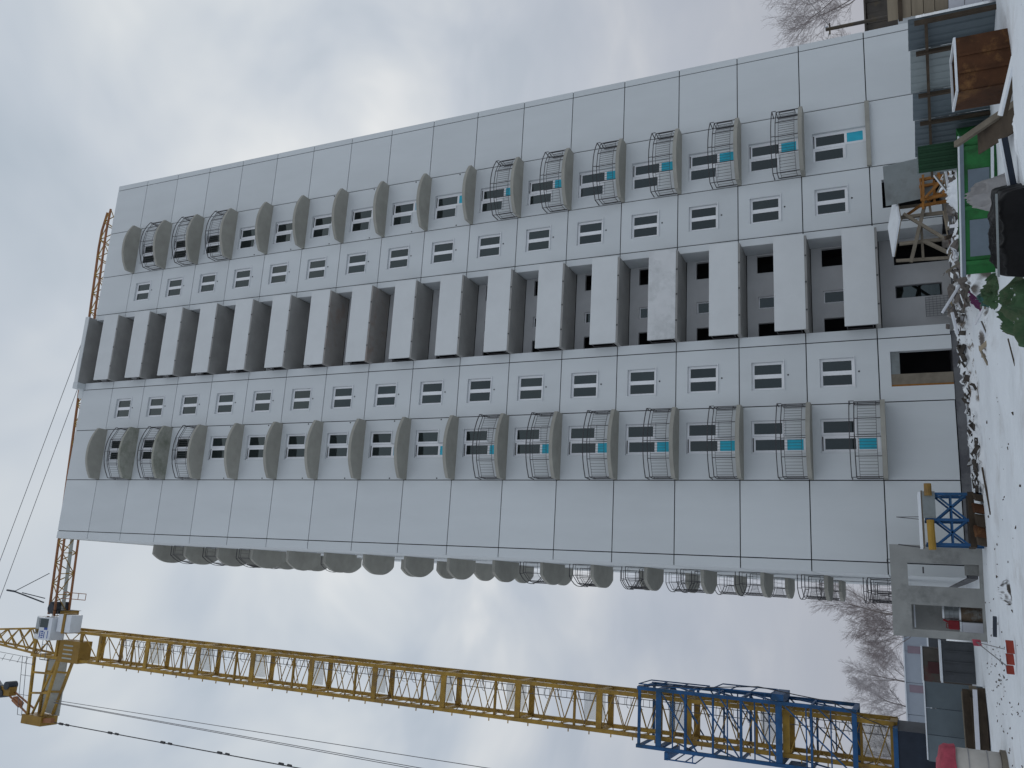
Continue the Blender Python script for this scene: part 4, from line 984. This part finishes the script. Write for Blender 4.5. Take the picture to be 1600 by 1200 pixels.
for k, (x, y, c_, m_, ln) in enumerate(((10.4, -7.2, 'tan', 'timber_tan', 1.5), (11.6, -7.8, 'grey', 'timber_grey', 1.2), (9.2, -8.4, 'white', 'board_white', 1.1), (12.6, -8.8, 'orange', 'timber_orange', 1.0), (11.0, -9.4, 'dark', 'timber_dark', 1.3))):
    an = 0.5*k-0.8; plank((x-ln/2*math.cos(an), y-ln/2*math.sin(an), 0.55), (x+ln/2*math.cos(an), y+ln/2*math.sin(an), 0.75-0.08*k), 0.12, 0.035, m_, 'loose %s board sticking out of the snowy rubble heap' % c_, cat='board', name='board')

# ------------------------------------------------------------------ left side of the site
ob = thing('orange_barrier', 'red-orange barrier board lying on the snow with wires running to it', 'barrier', (-2.65, -10.9, 0))
for k, (xa, xb) in enumerate(((-2.28, -2.58), (-2.61, -2.86), (-2.90, -3.10))):
    ya = -11.1+0.35*k*0.6
    MB().obox(((xa+xb)/2, ya, 0.11), ((xa-xb)/2, -0.04, 0.01), (0.01, 0.02, 0), (0, 0.03, 0.085)).build('barrier_board', 'orange_paint', ob)
    MB().box(xb, xa, ya-0.02, ya+0.06, 0.198, 0.22).build('snow_cap', 'snow_clean', ob)
MB().bar((-2.5, -11.0, 0.2), (-2.6, -4.0, 0.45), 0.02, n=4).bar((-2.9, -10.9, 0.2), (-2.62, -4.0, 0.42), 0.02, n=4).build('wire', 'rope', ob)
MB().obox((-2.62, -4.0, 0.42), (0.10, 0, 0.02), (0, 0.04, 0), (0, 0, 0.12)).build('red_flag', 'cloth_pink', ob)
drape('dark_boulder', (-1.1, -10.9, 0.0), (0.30, 0.1, 0), (0, 0.55, 0), 0.24, 'rubble_dark', 'dark lump poking through snow in the open foreground', 'boulder', 23, 16, 0.5)
plank((-1.75, -7.2, 0.10), (-2.3, -7.0, 0.12), 0.12, 0.10, 'crane_dark', 'short dark beam in the snow before the concrete panel', name='beam', cat='beam')

b1 = thing('storage_box', 'large dark grey steel site box behind the concrete panel', 'box', (-3.8, 6.6, 0))
bevel(MB().box(-4.66, -3.0, 6, 7.4, -0.1, 1.22).build('box_body', 'box_grey', b1), 0.03)
MB().box(-4.70, -2.96, 5.96, 7.44, 1.223, 1.30).build('snow_cap', 'snow_clean', b1)
for x in (-4.3, -3.85, -3.4): MB().box(x, x+0.05, 5.955, 5.998, 0.0, 1.15).build('rib', 'box_grey', b1)
b2_ = thing('storage_box', 'brown box with a red door stacked behind the grey site box', 'box', (-4.0, 9, 0))
bevel(MB().box(-4.9, -3.4, 8.2, 9.6, -0.1, 1.95).build('box_body', 'box_brown', b2_), 0.03)
MB().box(-4.5, -4.0, 8.16, 8.198, 0.4, 1.75).build('door', 'box_red', b2_)
MB().box(-4.95, -3.35, 8.15, 9.65, 1.953, 2.02).build('snow_cap', 'snow_clean', b2_)
mp = thing('panel_stack', 'blue-grey sheet metal panels leaning beside the crane base', 'panel', (-5.8, 2.1, 0))
for k in range(3):
    x0 = -7.35+0.98*k; 
    MB().obox((x0+0.48, 2.15+0.02*k, 0.98), (0.478, 0, 0.0), (0, 0.015, 0), (0, 0.06, 1.0)).build('sheet', 'fence_metal', mp)
MB().box(-7.3, -4.4, 2.17, 2.24, 1.985, 2.03).build('snow_cap', 'snow_clean', mp)
tp = thing('timber_stack', 'stack of dark timber beams lying in front of the metal panels', 'timber stack', (-5.6, 0.9, 0))
for k, (y, z_, m_) in enumerate(((0.4, 0.12, 'timber_dark'), (0.75, 0.12, 'timber_dark'), (1.1, 0.12, 'timber_dark'), (0.5, 0.36, 'timber_dark'), (0.9, 0.36, 'timber_grey'), (0.7, 0.60, 'timber_dark'), (1.05, 0.62, 'timber_grey'))):
    MB().bar((-7.2+0.1*k, y, z_), (-4.35-0.12*(k % 4), y+0.03*k, z_+0.02), 0.24).build('beam', m_, tp)
plank((-7.2, 0.05, 0.40), (-4.4, 0.12, 0.36), 0.16, 0.14, 'board_white', 'long pale beam lying before the dark timber stack', name='beam', cat='beam')
tk = thing('storage_tank', 'cream storage tank with pink cloth over its top at the left edge', 'tank', (-6.6, -5.6, 0))
bevel(MB().bar((-6.45, -5.6, 0.1), (-6.45, -5.6, 1.55), 1.55, n=28).build('tank_body', 'tank_cream', tk, True), 0.03)
for z_ in (0.45, 0.95): MB().bar((-6.45, -5.6, z_), (-6.45, -5.6, z_+0.03), 1.58, n=28).build('tank_band', 'cloth_grey', tk)
cl = MB(); n_ = 26
for j in range(6):
    for q in range(n_):
        t = 2*PI*q/n_; rr = (0.02, 0.45, 0.76, 0.84, 0.84, 0.86)[j]; z_ = (1.86, 1.80, 1.70, 1.58, 1.46, 1.32)[j] + 0.07*noise.noise(Vector((math.cos(t)*2, math.sin(t)*2, j)))*(j > 0)
        rr *= 1+0.05*noise.noise(Vector((math.cos(t)*3, math.sin(t)*3, j*2)))
        cl.v.append(Vector((-6.45+rr*math.cos(t), -5.6+rr*math.sin(t), z_)))
for j in range(5):
    for q in range(n_): cl.f.append((j*n_+q, j*n_+(q+1) % n_, (j+1)*n_+(q+1) % n_, (j+1)*n_+q))
cl.build('pink_cloth', 'cloth_pink', tk, True)
MB().bar((-6.45, -5.6, -0.05), (-6.45, -5.6, 0.1), 1.7, n=20).build('tank_foot', 'timber_grey', tk)

# ------------------------------------------------------------------ background
wb = thing('warehouse', 'long low pale blue-grey warehouse beyond the crane', 'building', (-10, 66, 0))
for k in range(7):
    x0 = -21+3.0*k; MB().box(x0+0.02, x0+2.98, 60, 60.2, -0.2, 3.2).build('wall_panel', 'warehouse', wb)
MB().box(-21, 0, 60.2, 72, -0.2, 3.15).build('core_wall', 'warehouse', wb)
MB().box(-21.2, 0.2, 59.8, 72.2, 3.2, 3.32).build('roof', 'snow_clean', wb)
for x in (-9.9, -6.2): MB().box(x, x+0.7, 59.95, 59.998, 1.4, 2.9).build('door_band', 'warehouse_band', wb)
wl = thing('low_wall', 'low boundary wall with snow on top in front of the warehouse', 'wall', (-12, 40, 0))
MB().box(-30, -1.6, 40, 40.3, -0.2, 1.25).build('wall_body', 'box_grey', wl); MB().box(-30, -1.6, 39.95, 40.35, 1.253, 1.36).build('snow_cap', 'snow_clean', wl)
sb = thing('brown_shed', 'dark brown wooden shed behind the fence at far right', 'shed', (49, 34, 0))
for k in range(16):
    x0 = 42.0+1.0*k; MB().box(x0+0.01, x0+0.98, 30-0.02*(k % 2), 30.1, -0.2, 3.3+0.04*(k % 3)).build('plank', 'shed_brown', sb)
MB().box(42, 58, 30.1, 38, -0.2, 3.25).build('core_wall', 'shed_brown', sb)
MB().box(41.5, 58.5, 29.6, 38.4, 3.4, 3.55).build('roof', 'shed_brown', sb)
rw = thing('pale_hoarding', 'pale hoarding strip between shed and plank hut', 'hoarding', (38, 24, 0))
for k in range(8): MB().box(34.6+2.0*k, 36.57+2.0*k, 24, 24.1, -0.2, 1.15).build('board', 'shed_pale', rw)
po = thing('utility_pole', 'brown wooden utility pole with wires beside the building at right', 'pole', (34.65, 15, 0))
MB().bar((34.65, 15, -0.3), (34.7, 15, 5.6), 0.26, n=10, r2=0.11).build('post', 'shed_brown', po)
MB().bar((34.3, 15, 5.35), (35.1, 15, 5.35), 0.09).build('cross_arm', 'shed_brown', po)
MB().path([(34.9, 15, 5.35), (42, 17, 8.6), (60, 22, 16)], 0.03).path([(34.4, 15, 5.4), (33.0, 19, 6.6), (28, 40, 12)], 0.03).build('wire', 'rope', po)
MB().bar((34.9, 15, 5.45), (34.9, 15, 5.65), 0.12, n=8).build('insulator', 'cab_white', po)

def tree(loc, h, seed, label, m='twig', dens=1.0, spread=0.42, group=None):
    rnd = random.Random(seed); t = thing('bare_tree', label, 'tree', loc, group)
    tr, tw = MB(), MB(); base = Vector(loc)
    def grow(p, d_, ln, r_, depth):
        n_ = 3; q = p; dd_ = d_.copy()
        for k in range(n_):
            dd_ = (dd_ + Vector((rnd.gauss(0, .10), rnd.gauss(0, .10), rnd.gauss(0.03, .06)))).normalized(); q2 = q+dd_*ln/n_
            ra, rb_ = r_*(1-0.35*k/n_), r_*(1-0.35*(k+1)/n_)
            (tr if depth < 2 else tw).bar(q, q2, ra*2, n=(6 if depth < 2 else 3), r2=rb_)
            if depth < 5 and (depth > 0 or k > 0):
                for _ in range(2 if depth < 2 else rnd.choice((1, 1, 2))):
                    ax = Vector((rnd.gauss(0, 1), rnd.gauss(0, 1), rnd.gauss(0.1, .5))).normalized()
                    nd = (dd_*(1-spread)+ax*spread*1.25).normalized(); grow(q2, nd, ln*rnd.uniform(.5, .72), max(rb_*.5, 0.008), depth+1)
            q = q2
        if depth < 5: grow(q, dd_, ln*.6, max(r_*.55, 0.008), depth+1)
    grow(base-Vector((0, 0, .2)), Vector((0, 0, 1)), h*.42, h*0.011, 0)
    tr.build('trunk', 'bark', t); tw.build('crown', m, t)
for k, (x, y, h, m_, lb) in enumerate((
    (-1.9, 50, 12.0, 'twig', 'tall bare tree just past the left corner of the building'),
    (-4.2, 54, 8.6, 'twig', 'bare tree left of the tall one by the building corner'),
    (-9.3, 63, 10.2, 'twig_hazy', 'bare tree above the middle of the warehouse'),
    (-12.6, 66, 9.6, 'twig_hazy', 'bare tree behind the crane mast, second from the warehouse middle'),
    (-16.5, 64, 9.4, 'twig_hazy', 'leftmost bare tree, behind the crane foot'),
    (57.5, 42, 14.5, 'twig', 'large bare tree rising above the brown shed at far right'),
    (51.0, 44, 10.0, 'twig', 'bare tree close to the right edge of the building'),
    (47.5, 46, 8.0, 'twig', 'small bare tree half hidden by the right edge of the building'))):
    tree((x, y, 0), h, 40+k, lb, m_)
